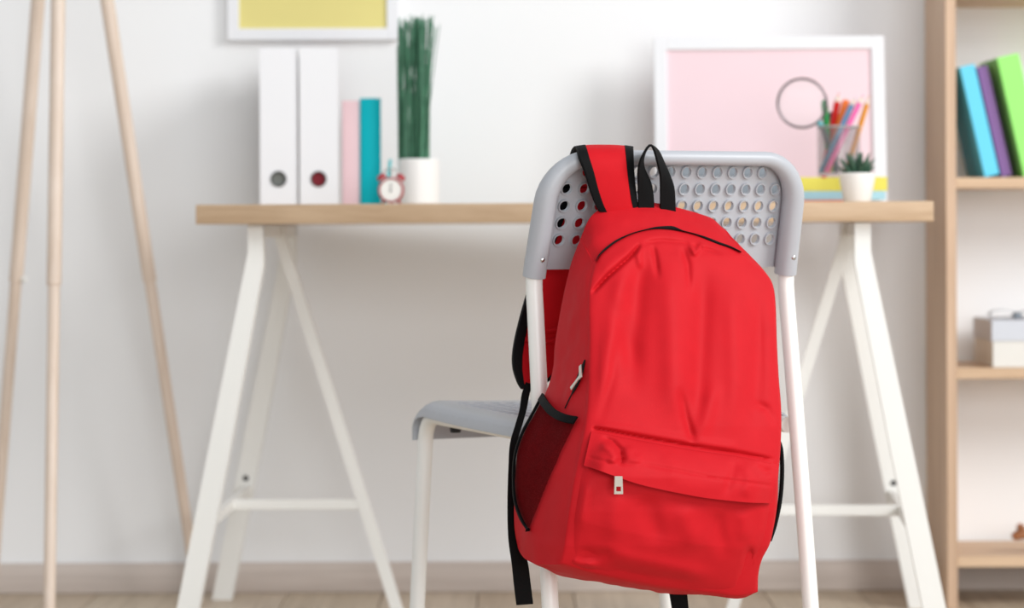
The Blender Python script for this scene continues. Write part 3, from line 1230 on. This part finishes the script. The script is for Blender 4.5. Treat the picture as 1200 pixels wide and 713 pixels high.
# webbing running from the padded strap down behind the bag
WBP = catmull([(621, 448, -0.036, 5), (616, 462, -0.026, 4.6), (613, 480, -0.012, 4.2), (608, 498, 0.004, 4.2), (602, 520, 0.020, 4.2), (600, 550, 0.035, 4), (600, 590, 0.046, 5), (603, 630, 0.052, 7), (609, 660, 0.055, 9),
               (612, 685, 0.055, 9.4), (615, 709, 0.056, 9.4)], 60)
mesh_obj('webbing', *ribbon_vf([wplane(*p[:3]) for p in WBP], [r_ * (p[3] * 3.0 / FPX / 0.91) for p in WBP], 0.0018), M_BLACK, bag)
W2 = catmull([(792, 670, 0.10, 11), (794, 690, 0.095, 10.5), (796, 705, 0.095, 10), (798, 722, 0.095, 9.5), (799, 742, 0.095, 9.5)], 20)
mesh_obj('webbing', *ribbon_vf([wplane(*p[:3]) for p in W2], [r_ * (p[3] * 3.0 / FPX / 0.91) for p in W2], 0.0018), M_BLACK, bag)

# grab handle
HP = catmull([(757, 246, 0.070, 0.0105, 0.0), (757, 234, 0.072, 0.0105, -0.02), (755.5, 216, 0.076, 0.0105, -0.25), (751.5, 196, 0.080, 0.0105, -0.80), (754, 182, 0.082, 0.0105, -1.02), (761.5, 170.5, 0.083, 0.0105, -1.08),
              (768.5, 176, 0.083, 0.0105, -0.86), (774, 190, 0.082, 0.0105, -0.70), (779, 205, 0.080, 0.0105, -0.52), (782, 222, 0.076, 0.0105, -0.18), (782.5, 250, 0.070, 0.0105, 0.0)], 60)
hw_vec = []
for p in HP:
    a = p[4]
    hw_vec.append((r_ * math.cos(a) + b_ * math.sin(a)) * 0.0108)
mesh_obj('grab_handle', *ribbon_vf([wplane(*p[:3]) for p in HP], hw_vec, 0.0026), M_BLACK, bag)


# ------------------------------------------------------------------ things on the desk
def zd_(Y):
    return DZ + 0.0004


# lever arch binders
YB = 4.285
for i, (xa, xb, lab) in enumerate(((304, 349.5, 'white lever arch binder on the desk at the outer end of the row'),
                                   (350.5, 397, 'white lever arch binder on the desk beside the pink book'))):
    x0, x1 = xat(xa, YB, 150), xat(xb, YB, 150)
    zt_ = at(350, 56, YB).z
    z0 = DZ + 0.0004
    y1 = YB + 0.265
    bn = thing('binder', lab, 'binder', ((x0 + x1) / 2, YB, z0), 'white binders on the desk')
    bn.rotation_euler.z = math.radians(4.6)
    xc, zc = (x0 + x1) / 2 - 0.001, at(326 if i == 0 else 373, 210, YB).z
    # spine with a round finger hole
    n = 32
    w2 = (x1 - x0) / 2 - 0.0010
    vs, fs = [], []
    ring, circ = [], []
    for k in range(n):
        a = 2 * PI * k / n - PI * 0.75
        side = k // (n // 4)
        q = (k % (n // 4)) / (n // 4)
        cx0, cx1 = (x0 + x1) / 2 - w2, (x0 + x1) / 2 + w2
        corners = [(cx0, z0), (cx1, z0), (cx1, zt_), (cx0, zt_)]
        pa, pb = corners[side], corners[(side + 1) % 4]
        ring.append((lerp(pa[0], pb[0], q), lerp(pa[1], pb[1], q)))
        circ.append((xc + 0.0125 * math.cos(a), zc + 0.0125 * math.sin(a)))
    for y in (YB, YB + 0.003):
        vs += [(x, y, z) for x, z in ring] + [(x, y, z) for x, z in circ]
    m = 2 * n
    for k in range(n):
        k2 = (k + 1) % n
        fs += [(k, k2, n + k2, n + k), (m + k2, m + k, m + n + k, m + n + k2), (k2, k, m + k, m + k2), (n + k, n + k2, m + n + k2, m + n + k)]
    mesh_obj('spine', vs, fs, M_WHITEP, bn, smooth=0)
    for sx in (-1, 1):
        xx = (x0 + x1) / 2 + sx * (w2 - 0.0013)
        MB().add(*box_vf(xx - 0.0012, xx + 0.0012, YB + 0.003, y1, z0, zt_, 0.0004, 1)).build('cover', M_WHITEP, bn)
    R = Matrix.Rotation(PI / 2, 3, 'X')
    rg = [Vector((xc + 0.0132 * math.cos(2 * PI * q / 32), YB - 0.0006, zc + 0.0132 * math.sin(2 * PI * q / 32))) for q in range(33)]
    mesh_obj('finger_ring', *sweep(rg, 0.0013, 8, caps=False), M_RING, bn)
    inside = plain('binder_inside_%d' % i, (112, 115, 111) if i == 0 else (122, 20, 36), 0.8)  # red of the second binder is a reflection painted into the paper colour
    MB().add(*box_vf((x0 + x1) / 2 - w2 + 0.004, (x0 + x1) / 2 + w2 - 0.004, YB + 0.0034, y1 - 0.012, z0 + 0.004, zt_ - 0.014, 0.001, 1)).build('papers', inside, bn)


def upright_book(name, xa, xb, ytop, Y, depth, mat, label, cat, rnd):
    x0, x1 = xat(xa, Y, 180), xat(xb, Y, 180)
    zt_ = at((xa + xb) / 2, ytop, Y).z
    z0 = DZ + 0.0004
    t = thing(name, label, cat, ((x0 + x1) / 2, Y, z0))
    t.rotation_euler.z = math.radians(3.6)
    n = 10
    prof = []
    # spine rounded towards the viewer
    for k in range(n + 1):
        a = PI * k / n
        prof.append(((x0 + x1) / 2 - (x1 - x0) / 2 * math.cos(a), Y + rnd - rnd * math.sin(a)))
    outer = [(x0, Y + depth)] + prof + [(x1, Y + depth)]
    inner = [(x1 - 0.0025, Y + depth), (x1 - 0.0025, Y + rnd + 0.004), (x0 + 0.0025, Y + rnd + 0.004), (x0 + 0.0025, Y + depth)]
    poly = outer + inner
    vs = [(x, y, z0) for x, y in poly] + [(x, y, zt_) for x, y in poly]
    m = len(poly)
    fs = [(k, (k + 1) % m, m + (k + 1) % m, m + k) for k in range(m)] + [tuple(range(m - 1, -1, -1)), tuple(range(m, 2 * m))]
    mesh_obj('cover', vs, fs, mat, t, smooth=30)
    MB().add(*box_vf(x0 + 0.0027, x1 - 0.0027, Y + rnd + 0.004, Y + depth - 0.004, z0 + 0.003, zt_ - 0.004)).build('pages', M_PAGE, t)
    return t


upright_book('book', 401, 421.5, 118, 4.295, 0.145, plain('pink_cover', (240, 206, 212), 0.6), 'pale pink book standing on the desk beside the binders', 'book', 0.004)
upright_book('book', 422, 446.5, 115, 4.290, 0.150, plain('teal_cover', (0, 192, 206), 0.6, 0.2), 'teal book with rounded spine standing on the desk', 'book', 0.009)

# tall grass in a white pot
YP = 4.26
pc = at(490.5, 240, YP)
pr = 24.6 * YP / FPX
ph = at(490, 186.5, YP).z
z0 = DZ + 0.0004
gp = thing('potted_grass', 'tall green grass in a white cylinder pot on the desk', 'plant', (pc.x, YP, z0))
mesh_obj('pot', *lathe([(0.0, z0), (pr - 0.003, z0), (pr, z0 + 0.003), (pr, ph - 0.002), (pr - 0.002, ph), (pr - 0.005, ph - 0.001), (pr - 0.006, ph - 0.012), (0.0, ph - 0.013)], (pc.x, YP, 0), 40), M_POT, gp)
M_BLADE = plain('grass_blade', (74, 128, 100), 0.5, 0.4, var=0.5, scale=60)
gb = MB()
rng = random.Random(3)
for k in range(120):
    a = rng.uniform(0, 2 * PI)
    rr = pr * 0.80 * math.sqrt(rng.random())
    bx, by = pc.x + rr * math.cos(a) - 0.007, YP + rr * math.sin(a)
    right = rng.random() < 0.20
    tx = rng.gauss(0.000, 0.005) + (rng.uniform(0.014, 0.024) if right else 0) - (bx - pc.x) * 0.1
    ty = rng.gauss(0, 0.01)
    hz = at(490, rng.uniform(18, 34), YP).z - ph
    if rng.random() < 0.1:
        hz *= rng.uniform(0.75, 0.95)
    w = rng.uniform(0.0009, 0.0017)
    ang = rng.uniform(0, PI)
    wv = Vector((math.cos(ang), math.sin(ang), 0)) * w
    pts = [Vector((bx, by, ph - 0.012)), Vector((bx + tx * 0.2, by + ty * 0.2, ph + hz * 0.35)), Vector((bx + tx * 0.6, by + ty * 0.6, ph + hz * 0.7)), Vector((bx + tx, by + ty, ph + hz))]
    gb.add(*ribbon_vf(pts, [wv, wv, wv, wv * 0.7], 0.0006))
grass = gb.build('grass_blades', M_BLADE, gp, smooth=0)
grass['kind'] = 'stuff'

# alarm clock
YC = 4.12
cc = at(458, 224.5, YC)
cr = 15.2 * YC / FPX
M_CRED = plain('red_lacquer', (168, 38, 48), 0.3, 0.5)
ac = thing('alarm_clock', 'small red twin-bell alarm clock on the desk before the grass pot', 'clock', (cc.x, YC, z0))
R = Matrix.Rotation(PI / 2, 3, 'X')
cz = z0 + cr + 0.0025
mesh_obj('case', *lathe([(0.0, -0.024), (cr - 0.003, -0.024), (cr, -0.020), (cr, -0.001), (cr - 0.001, 0.001), (cr - 0.0028, 0.0012), (cr - 0.0036, -0.001), (0.0, -0.001)], (cc.x, YC, cz), 36, M=R), M_CRED, ac)
face = mesh_obj('dial', *lathe([(0.0, 0.0), (cr - 0.0037, 0.0), (cr - 0.0037, -0.0008), (0, -0.0008)], (cc.x, YC, cz), 32, M=R), plain('dial_white', (240, 240, 236), 0.4), ac)
M_INK = plain('dark_ink', (40, 60, 60), 0.6)
for (dx, dz) in ((0.0, 0.011), (-0.001, -0.0035)):
    mesh_obj('clock_hand', *box_vf(cc.x - 0.0007 + min(0, dx), cc.x + 0.0007, YC - 0.0012, YC - 0.0004, cz + min(0, dz), cz + max(0, dz)), M_INK, face, smooth=0)
for k in range(12):
    a = 2 * PI * k / 12
    px_, pz_ = cc.x + (cr - 0.0060) * math.sin(a), cz + (cr - 0.0060) * math.cos(a)
    mesh_obj('hour_mark', *box_vf(px_ - 0.0004, px_ + 0.0004, YC - 0.0006, YC - 0.0001, pz_ - 0.0009, pz_ + 0.0009), M_INK, face, smooth=0)
for s in (-1, 1):
    c = Vector((cc.x + s * 0.0145, YC + 0.011, cz + cr * 0.86))
    R2 = Matrix.Rotation(s * 0.55, 3, 'Y')
    mesh_obj('bell', *lathe([(0.0085, 0.0), (0.0086, 0.003), (0.0068, 0.0072), (0.003, 0.009), (0.0, 0.0093)], c, 20, M=R2), M_CRED, ac)
    mesh_obj('foot', *sweep([Vector((cc.x + s * 0.011, YC + 0.01, cz - cr * 0.72)), Vector((cc.x + s * 0.0165, YC + 0.01, z0))], [0.0025, 0.0018], 10), M_CRED, ac)
hp = [Vector((cc.x + 0.0145 * math.cos(a), YC + 0.011, cz + cr * 0.98 + 0.004 + 0.011 * math.sin(a))) for a in [PI * q / 12 for q in range(13)]]
mesh_obj('handle', *sweep(hp, 0.0010, 8), M_STEEL, ac)
mesh_obj('hammer', *sweep([Vector((cc.x, YC + 0.011, cz + cr - 0.001)), Vector((cc.x, YC + 0.011, cz + cr + 0.0065)), Vector((cc.x, YC + 0.011, cz + cr + 0.010))], [0.0009, 0.0009, 0.0028], 10), M_STEEL, ac)
# teal stick behind the clock
a_, b2 = at(451, 239.5, 4.195), at(457.5, 187, 4.215)
a_.z = z0 + 0.0005
d = (b2 - a_).normalized()
tag(mesh_obj('stick', *sweep([a_, a_ + d * 0.003, b2 - d * 0.004, b2], [0.0022, 0.0026, 0.0028, 0.0022], 12), plain('teal_paint', (70, 186, 192), 0.5), origin=a_),
    'slim teal stick behind the red alarm clock leaning to the pot', 'stick')


# framed pictures
def framed(name, lab, corners, border, thick, mat_pic, group=None, strut=False, origin=None):
    """corners: lower-left, lower-right, upper-right, upper-left front corners"""
    c = [Vector(p) for p in corners]
    ux = (c[1] - c[0]).normalized()
    uz = (c[3] - c[0]).normalized()
    nr = ux.cross(uz).normalized()              # towards the viewer
    w, h = (c[1] - c[0]).length, (c[3] - c[0]).length
    t = thing(name, lab, 'picture', (c[0] + c[1]) / 2, group)
    P = lambda a, b, n: c[0] + ux * a + uz * b + nr * n
    bar = lambda a0, a1, b0, b1: [P(p.x, p.z, p.y) for p in box_vf(a0, a1, -thick, 0, b0, b1, 0.0012, 1)[0]]
    fs = box_vf(0, 1, 0, 1, 0, 1, 0.01, 1)[1]
    for (a0, a1, b0, b1) in ((0, border, 0, h), (w - border, w, 0, h), (border, w - border, 0, border), (border, w - border, h - border, h)):
        mesh_obj('frame_bar', bar(a0, a1, b0, b1), fs, M_WHITEP, t, smooth=0)
    v, f = box_vf(border - 0.002, w - border + 0.002, -thick + 0.002, -0.006, border - 0.002, h - border + 0.002)
    mesh_obj('picture_sheet', [P(p.x, p.z, p.y) for p in v], f, mat_pic, t, smooth=0)
    if strut:
        a, b = P(w / 2, h * 0.6, -thick), P(w / 2, 0, -thick) - nr * 0.06
        b.z = c[0].z + 0.0008
        wv = ux * 0.02
        mesh_obj('easel_strut', *ribbon_vf([a, a.lerp(b, 0.5), b], [wv, wv, wv], 0.003), M_WHITEP, t)
    return t


yw = WY - 0.022
x0, x1 = xat(266, yw, 20), xat(467, yw, 20)
zb = at(360, 47, yw).z
framed('picture_frame', 'white framed yellow picture hanging on the wall above the binders', ((x0, yw, zb), (x1, yw, zb), (x1, yw, zb + 0.43), (x0, yw, zb + 0.43)), 0.0225, 0.0215,
       plain('yellow_print', (228, 216, 140), 0.6, 0.2, var=0.02))
pl, prr = at(768, 238, 4.44), at(1040, 236, 4.415)
pl.z = prr.z = DZ + 0.0006
tl = at(768, 44, 4.475)
up = Vector((0, tl.y - pl.y, tl.z - pl.z))
framed('picture_frame', 'white framed pink picture standing on the desk behind the pencil cup', (pl, prr, prr + up, pl + up), 0.0235, 0.02, plain('pink_print', (240, 214, 220), 0.6, 0.2, var=0.02), strut=True)

# books lying under the pencil cup
YK = 4.10


def lying_book(name, xa, xb, z0_, z1_, Y, depth, mat, lab, cat='book', tabs=False, pages=True):
    x0, x1 = xat(xa, Y, 225), xat(xb, Y, 225)
    yaw = math.radians(4)
    c = Vector(((x0 + x1) / 2, Y + depth / 2, 0))
    Rm = Matrix.Translation(c) @ Matrix.Rotation(-yaw, 4, 'Z') @ Matrix.Translation(-c)
    t = thing(name, lab, cat, (c.x, c.y, z0_))
    ct = min(0.0018, (z1_ - z0_) * 0.3)
    mb = MB()
    mb.add(*box_vf(x0, x1, Y, Y + depth, z0_, z0_ + ct, M=Rm))
    mb.add(*box_vf(x0, x1, Y, Y + depth, z1_ - ct, z1_, M=Rm))
    mb.add(*box_vf(x0, x1, Y, Y + ct, z0_ + ct, z1_ - ct, M=Rm))
    mb.build('cover', mat, t, smooth=0)
    MB().add(*box_vf(x0 + 0.003, x1 - 0.003, Y + ct, Y + depth - 0.003, z0_ + ct, z1_ - ct, M=Rm)).build('pages', M_PAGE, t, smooth=0)
    if tabs:
        mt = plain('red_tab', (200, 40, 50), 0.5)
        for xx in (xat(970, Y), xat(1027, Y)):
            MB().add(*box_vf(xx - 0.003, xx + 0.003, Y - 0.0015, Y + 0.02, z1_ - 0.0012, z1_ + 0.0022, M=Rm)).build('page_tab', mt, t, smooth=0)
    return t


zz = DZ + 0.0004
lying_book('booklet', 938, 1000, zz, zz + 0.0045, YK - 0.005, 0.14, plain('orange_cover', (238, 130, 100), 0.6), 'thin orange booklet at the bottom of the desk book stack')
zz += 0.0049
lying_book('book', 939, 1041, zz, zz + 0.0145, YK, 0.15, plain('sky_cover', (168, 214, 228), 0.6), 'light blue book under the yellow one on the desk')
zz += 0.0149
lying_book('book', 937, 1043, zz, zz + 0.0235, YK, 0.15, plain('yellow_cover', (232, 222, 92), 0.6), 'yellow book lying beneath the pencil cup on the desk', tabs=True)
KT = zz + 0.0235 + 0.0004

# pencil cup
YU = 4.185
uc = at(983, 200, YU)
ur = 25.5 * YU / FPX
uh = at(983, 149, YU).z
cup = thing('pencil_cup', 'smoky clear pencil cup standing on the yellow book', 'cup', (uc.x, YU, KT))
mesh_obj('cup_body', *lathe([(0.0, KT), (ur - 0.002, KT), (ur, KT + 0.002), (ur, uh), (ur - 0.0022, uh), (ur - 0.0022, KT + 0.004), (0.0, KT + 0.004)], (uc.x, YU, 0), 40), M_SMOKE, cup)
rimp = [Vector((uc.x + (ur - 0.001) * math.cos(2 * PI * q / 40), YU + (ur - 0.001) * math.sin(2 * PI * q / 40), uh)) for q in range(41)]
mesh_obj('rim', *sweep(rimp, 0.0016, 8, caps=False), plain('grey_rim', (170, 172, 174), 0.3), cup)


def stick_in_cup(name, pb, pt_, yb, yt, rad, col, lab, cat, tip=None, lead=None):
    a, b = at(pb[0], pb[1], yb), at(pt_[0], pt_[1], yt)
    a.z = max(a.z, KT + 0.0045 + rad)
    d = (b - a).normalized()
    t = thing(name, lab, cat, a)
    tl_ = 0.016 if tip else 0.0
    mesh_obj('shaft', *sweep([a, b - d * tl_], rad, 6 if tip == 'wood' else 14), plain(name + '_' + lab.split()[0], col, 0.4), t, smooth=30)
    if tip == 'wood':
        mesh_obj('sharpened_tip', *sweep([b - d * tl_, b - d * 0.004], [rad, rad * 0.28], 10), M_BEECH, t)
        mesh_obj('lead', *sweep([b - d * 0.004, b], [rad * 0.28, 0.0002], 8), plain('lead_' + lab.split()[0], lead or col, 0.5), t)
    elif tip == 'cap':
        mesh_obj('cap', *sweep([b - d * tl_, b - d * 0.003, b], [rad * 1.08, rad * 0.95, rad * 0.5], 14), plain('cap_' + lab.split()[0], lead or col, 0.35), t)
    return t


stick_in_cup('pencil', (968, 207), (1012, 111), YU - 0.020, YU - 0.020, 0.0050, (244, 108, 176), 'pink pencil leaning across the front of the pencil cup', 'pencil', 'wood')
stick_in_cup('pencil', (962, 203), (1003, 113), YU - 0.010, YU - 0.012, 0.0048, (112, 160, 200), 'blue pencil leaning beside the pink one in the pencil cup', 'pencil', 'wood')
stick_in_cup('pencil', (991, 203), (1019, 112), YU + 0.008, YU + 0.010, 0.0048, (226, 150, 40), 'amber yellow pencil leaning at the far side of the pencil cup', 'pencil', 'wood')
stick_in_cup('marker', (969, 205), (992, 117), YU + 0.004, YU + 0.004, 0.0068, (248, 120, 40), 'orange marker pen in the pencil cup', 'marker', 'cap')
stick_in_cup('pencil', (966, 204), (983, 109), YU + 0.012, YU + 0.014, 0.0062, (224, 38, 36), 'red pencil with pale tip in the pencil cup', 'pencil', 'wood')
stick_in_cup('marker', (973, 204), (966, 117), YU + 0.016, YU + 0.006, 0.0058, (30, 140, 70), 'green marker pen in the pencil cup beside the magnifier', 'marker', 'cap')
stick_in_cup('pen', (980, 204), (974, 131), YU + 0.026, YU + 0.026, 0.0050, (40, 44, 96), 'navy blue pen low in the pencil cup', 'pen', 'cap')

# magnifying glass standing in the cup
mc = at(940, 121, YU - 0.006)
mr = 28.6 * YU / FPX
mg = thing('magnifying_glass', 'round magnifying glass standing in the pencil cup', 'magnifier', at(975, 200, YU - 0.006))
ringp = [mc + Vector((mr * math.cos(2 * PI * q / 48), 0, mr * math.sin(2 * PI * q / 48))) for q in range(49)]
mesh_obj('lens_frame', *sweep(ringp, 0.0023, 10, caps=False), plain('dark_chrome', (112, 104, 108), 0.3, metal=0.6), mg)
mesh_obj('lens', *lathe([(0.0, 0.0022), (mr * 0.5, 0.0018), (mr * 0.9, 0.0008), (mr - 0.001, 0.0), (mr * 0.9, -0.0008), (mr * 0.5, -0.0018), (0.0, -0.0022)], mc, 40, M=R), M_GLASS, mg)
hd = (at(962.5, 147, YU - 0.006) - mc).normalized()
h0 = mc + hd * mr
hpts = [h0, h0 + hd * 0.004, h0 + hd * 0.010]
mesh_obj('ferrule', *sweep(hpts, [0.0040, 0.0050, 0.0046], 14), plain('teal_ferrule', (90, 170, 176), 0.4), mg)
h1 = at(979, 190, YU - 0.004)
h2 = h0 + hd * 0.010
mesh_obj('handle', *sweep([h2, h2.lerp(h1, 0.3), h2.lerp(h1, 0.8), h1], [0.0036, 0.0046, 0.0048, 0.003], 14), plain('dark_handle', (96, 92, 94), 0.4), mg)

# small succulent
YS = 4.02
sc = at(1004.5, 236, YS)
s_t = at(1004, 203, YS).z
z0 = DZ + 0.0004
rt, rb = 21.8 * YS / FPX, 16.0 * YS / FPX
su = thing('potted_succulent', 'small dark green succulent in a white tapered pot on the desk', 'plant', (sc.x, YS, z0))
mesh_obj('pot', *lathe([(0.0, z0), (rb - 0.002, z0), (rb, z0 + 0.002), (rt, s_t - 0.0015), (rt - 0.001, s_t), (rt - 0.003, s_t), (rt - 0.004, s_t - 0.006), (0.0, s_t - 0.007)], (sc.x, YS, 0), 40), M_POT, su)
M_SUC = plain('succulent_leaf', (58, 92, 72), 0.45, var=0.3, scale=40)
leafm = None
for ringi, (nlv, el, ln) in enumerate(((7, 24, 0.030), (7, 46, 0.037), (5, 66, 0.042), (3, 82, 0.042))):
    for k in range(nlv):
        az = 2 * PI * (k + 0.37 * ringi) / nlv + 0.3
        elr = math.radians(el)
        dv = Vector((math.cos(az) * math.cos(elr), math.sin(az) * math.cos(elr), math.sin(elr)))
        base = Vector((sc.x, YS, s_t - 0.006)) + Vector((math.cos(az), math.sin(az), 0)) * 0.004
        sag = Vector((0, 0, 0.006)) * (1 - el / 90)
        pts = [base, base + dv * ln * 0.3, base + dv * ln * 0.65 + sag * 0.4, base + dv * ln * 0.9 + sag, base + dv * ln + sag * 1.3]
        mesh_obj('leaf', *sweep(pts, [0.0030, 0.0042, 0.0034, 0.0016, 0.0002], 8), M_SUC, su)

# flat blue-grey box behind the chair back
YX = 4.16
x0, x1 = xat(786, YX), xat(921, YX)
bx = thing('storage_box', 'flat blue-grey box on the desk behind the chair backrest', 'box', ((x0 + x1) / 2, YX + 0.07, z0))
M_BG = plain('blue_grey_card', (128, 138, 148), 0.6)
MB().add(*box_vf(x0 + 0.002, x1 - 0.002, YX + 0.002, YX + 0.138, z0, z0 + 0.055, 0.001, 1)).build('box_body', M_BG, bx)
MB().add(*box_vf(x0, x1, YX, YX + 0.14, z0 + 0.047, z0 + 0.070, 0.001, 1)).build('lid', M_BG, bx)


# ------------------------------------------------------------------ things on the bookshelf
def leaning_book(xbl, zs, Y, depth, t, h, ang, col, lab):
    """leans with its top towards the left panel"""
    Rm = Matrix.Translation(Vector((xbl, Y, zs))) @ Matrix.Rotation(-ang, 4, 'Y')
    mat = plain('cover_' + lab.split()[0] + lab.split()[1], col, 0.5)
    th = thing('book', lab, 'book', (xbl, Y + depth / 2, zs))
    ct = 0.002
    mb = MB()
    mb.add(*box_vf(0, ct, 0.001, depth, 0, h, M=Rm))
    mb.add(*box_vf(t - ct, t, 0.001, depth, 0, h, M=Rm))
    mb.add(*box_vf(0, t, 0, ct, 0, h, 0.0006, 1, M=Rm))
    mb.build('cover', mat, th, smooth=0)
    MB().add(*box_vf(ct, t - ct, ct, depth - 0.004, 0.003, h - 0.004, M=Rm)).build('pages', M_PAGE, th, smooth=0)
    return th


zs = SHELF_Z[2] + 0.0004
ang = math.radians(12.6)
yb_ = 4.405
leaning_book(xat(1154, yb_, 208), zs, yb_, 0.16, 0.0275, 0.206, ang, (96, 208, 240), 'sky blue book leaning against the bookshelf side panel')
leaning_book(xat(1174.5, yb_, 208), zs, yb_ + 0.004, 0.16, 0.0195, 0.206, ang, (124, 84, 148), 'purple book leaning between the blue and green books')
leaning_book(xat(1200.5, 4.385, 208), zs, 4.388, 0.17, 0.040, 0.222, ang, (150, 232, 112), 'thick lime green book leaning against the purple book')

# gift box with bow
zs = SHELF_Z[1] + 0.0004
yg = 4.392
x0 = xat(1163.5, yg, 420)
M_GB = plain('cream_card', (226, 224, 218), 0.6)
M_GL = plain('pale_grey_card', (206, 210, 218), 0.6)
M_RIB = plain('grey_ribbon', (146, 154, 162), 0.35)
g = thing('gift_box', 'cream gift box with pale grey lid and bow on the bookshelf', 'box', (x0 + 0.09, yg + 0.085, zs))
MB().add(*box_vf(x0, x0 + 0.18, yg, yg + 0.172, zs, zs + 0.060, 0.0008, 1)).build('box_body', M_GB, g)
MB().add(*box_vf(x0 - 0.0025, x0 + 0.1825, yg - 0.0025, yg + 0.1745, zs + 0.048, zs + 0.086, 0.0008, 1)).build('lid', M_GL, g)
bw = Vector((x0 + 0.055, yg + 0.05, zs + 0.0862))
for s in (-1, 1):
    pts = []
    for q in range(13):
        a = 2 * PI * q / 12
        pts.append(bw + Vector((s * (0.026 - 0.026 * math.cos(a)), 0, 0.0095 + 0.0090 * math.sin(a) * (0.4 + 0.6 * math.sin(a / 2)))))
    mesh_obj('bow_loop', *ribbon_vf(pts, [Vector((0, 0.010, 0))] * 13, 0.0008), M_RIB, g)
mesh_obj('bow_knot', *lathe([(0.0, 0.0), (0.008, 0.001), (0.010, 0.006), (0.007, 0.012), (0.0, 0.014)], bw, 16), M_RIB, g)

# little wooden toy animal
zs = SHELF_Z[0] + 0.0004
th_ = at(1193, 627, 4.47)
toy_base = Vector((th_.x + 0.045, 4.425, zs))
toy = thing('toy_animal', 'small brown wooden toy animal on the lowest bookshelf board', 'toy', toy_base)
M_TOY = wood('toy_wood', (176, 116, 74), (140, 84, 48), 'X', 0.4, 2.0)
me = bpy.data.meshes.new('toy_body')
J = {'pel': (0.040, 0, 0.034), 'mid': (0.018, 0, 0.036), 'che': (-0.010, 0, 0.035), 'nek': (-0.030, 0, 0.035), 'hed': (-0.048, 0, 0.036), 'snt': (-0.066, 0, 0.028)}
names = list(J)
vs = [J[n] for n in names]
es = [(0, 1), (1, 2), (2, 3), (3, 4), (4, 5)]
rad = [0.013, 0.013, 0.014, 0.011, 0.012, 0.007]
for bx_, par in ((0.040, 0), (-0.010, 2)):
    for sy in (-1, 1):
        vs += [(bx_, sy * 0.009, 0.020), (bx_ + 0.002, sy * 0.010, 0.0055)]
        n = len(vs)
        es += [(par, n - 2), (n - 2, n - 1)]
        rad += [0.0068, 0.0058]
vs += [(0.056, 0, 0.046), (0.066, 0, 0.056)]
n = len(vs)
es += [(0, n - 2), (n - 2, n - 1)]
rad += [0.0045, 0.003]
me.from_pydata(vs, es, [])
tb = bpy.data.objects.new('toy_body', me)
COL.objects.link(tb)
tb.parent = toy
me.materials.append(M_TOY)
sk = tb.modifiers.new('skin', 'SKIN')
for i, r0 in enumerate(rad):
    me.skin_vertices[0].data[i].radius = (r0, r0)
me.skin_vertices[0].data[0].use_root = True
sk.use_smooth_shade = True
tb.modifiers.new('sub', 'SUBSURF').levels = 2
tb.modifiers['sub'].render_levels = 2
ORIG[tb] = toy_base
for sy in (-1, 1):
    c = toy_base + Vector((-0.052, sy * 0.008, 0.044))
    mesh_obj('ear', *sweep([c, c + Vector((0.003, sy * 0.003, 0.005)), c + Vector((0.006, sy * 0.005, 0.009))], [0.0045, 0.005, 0.0015], 10), M_TOY, toy)
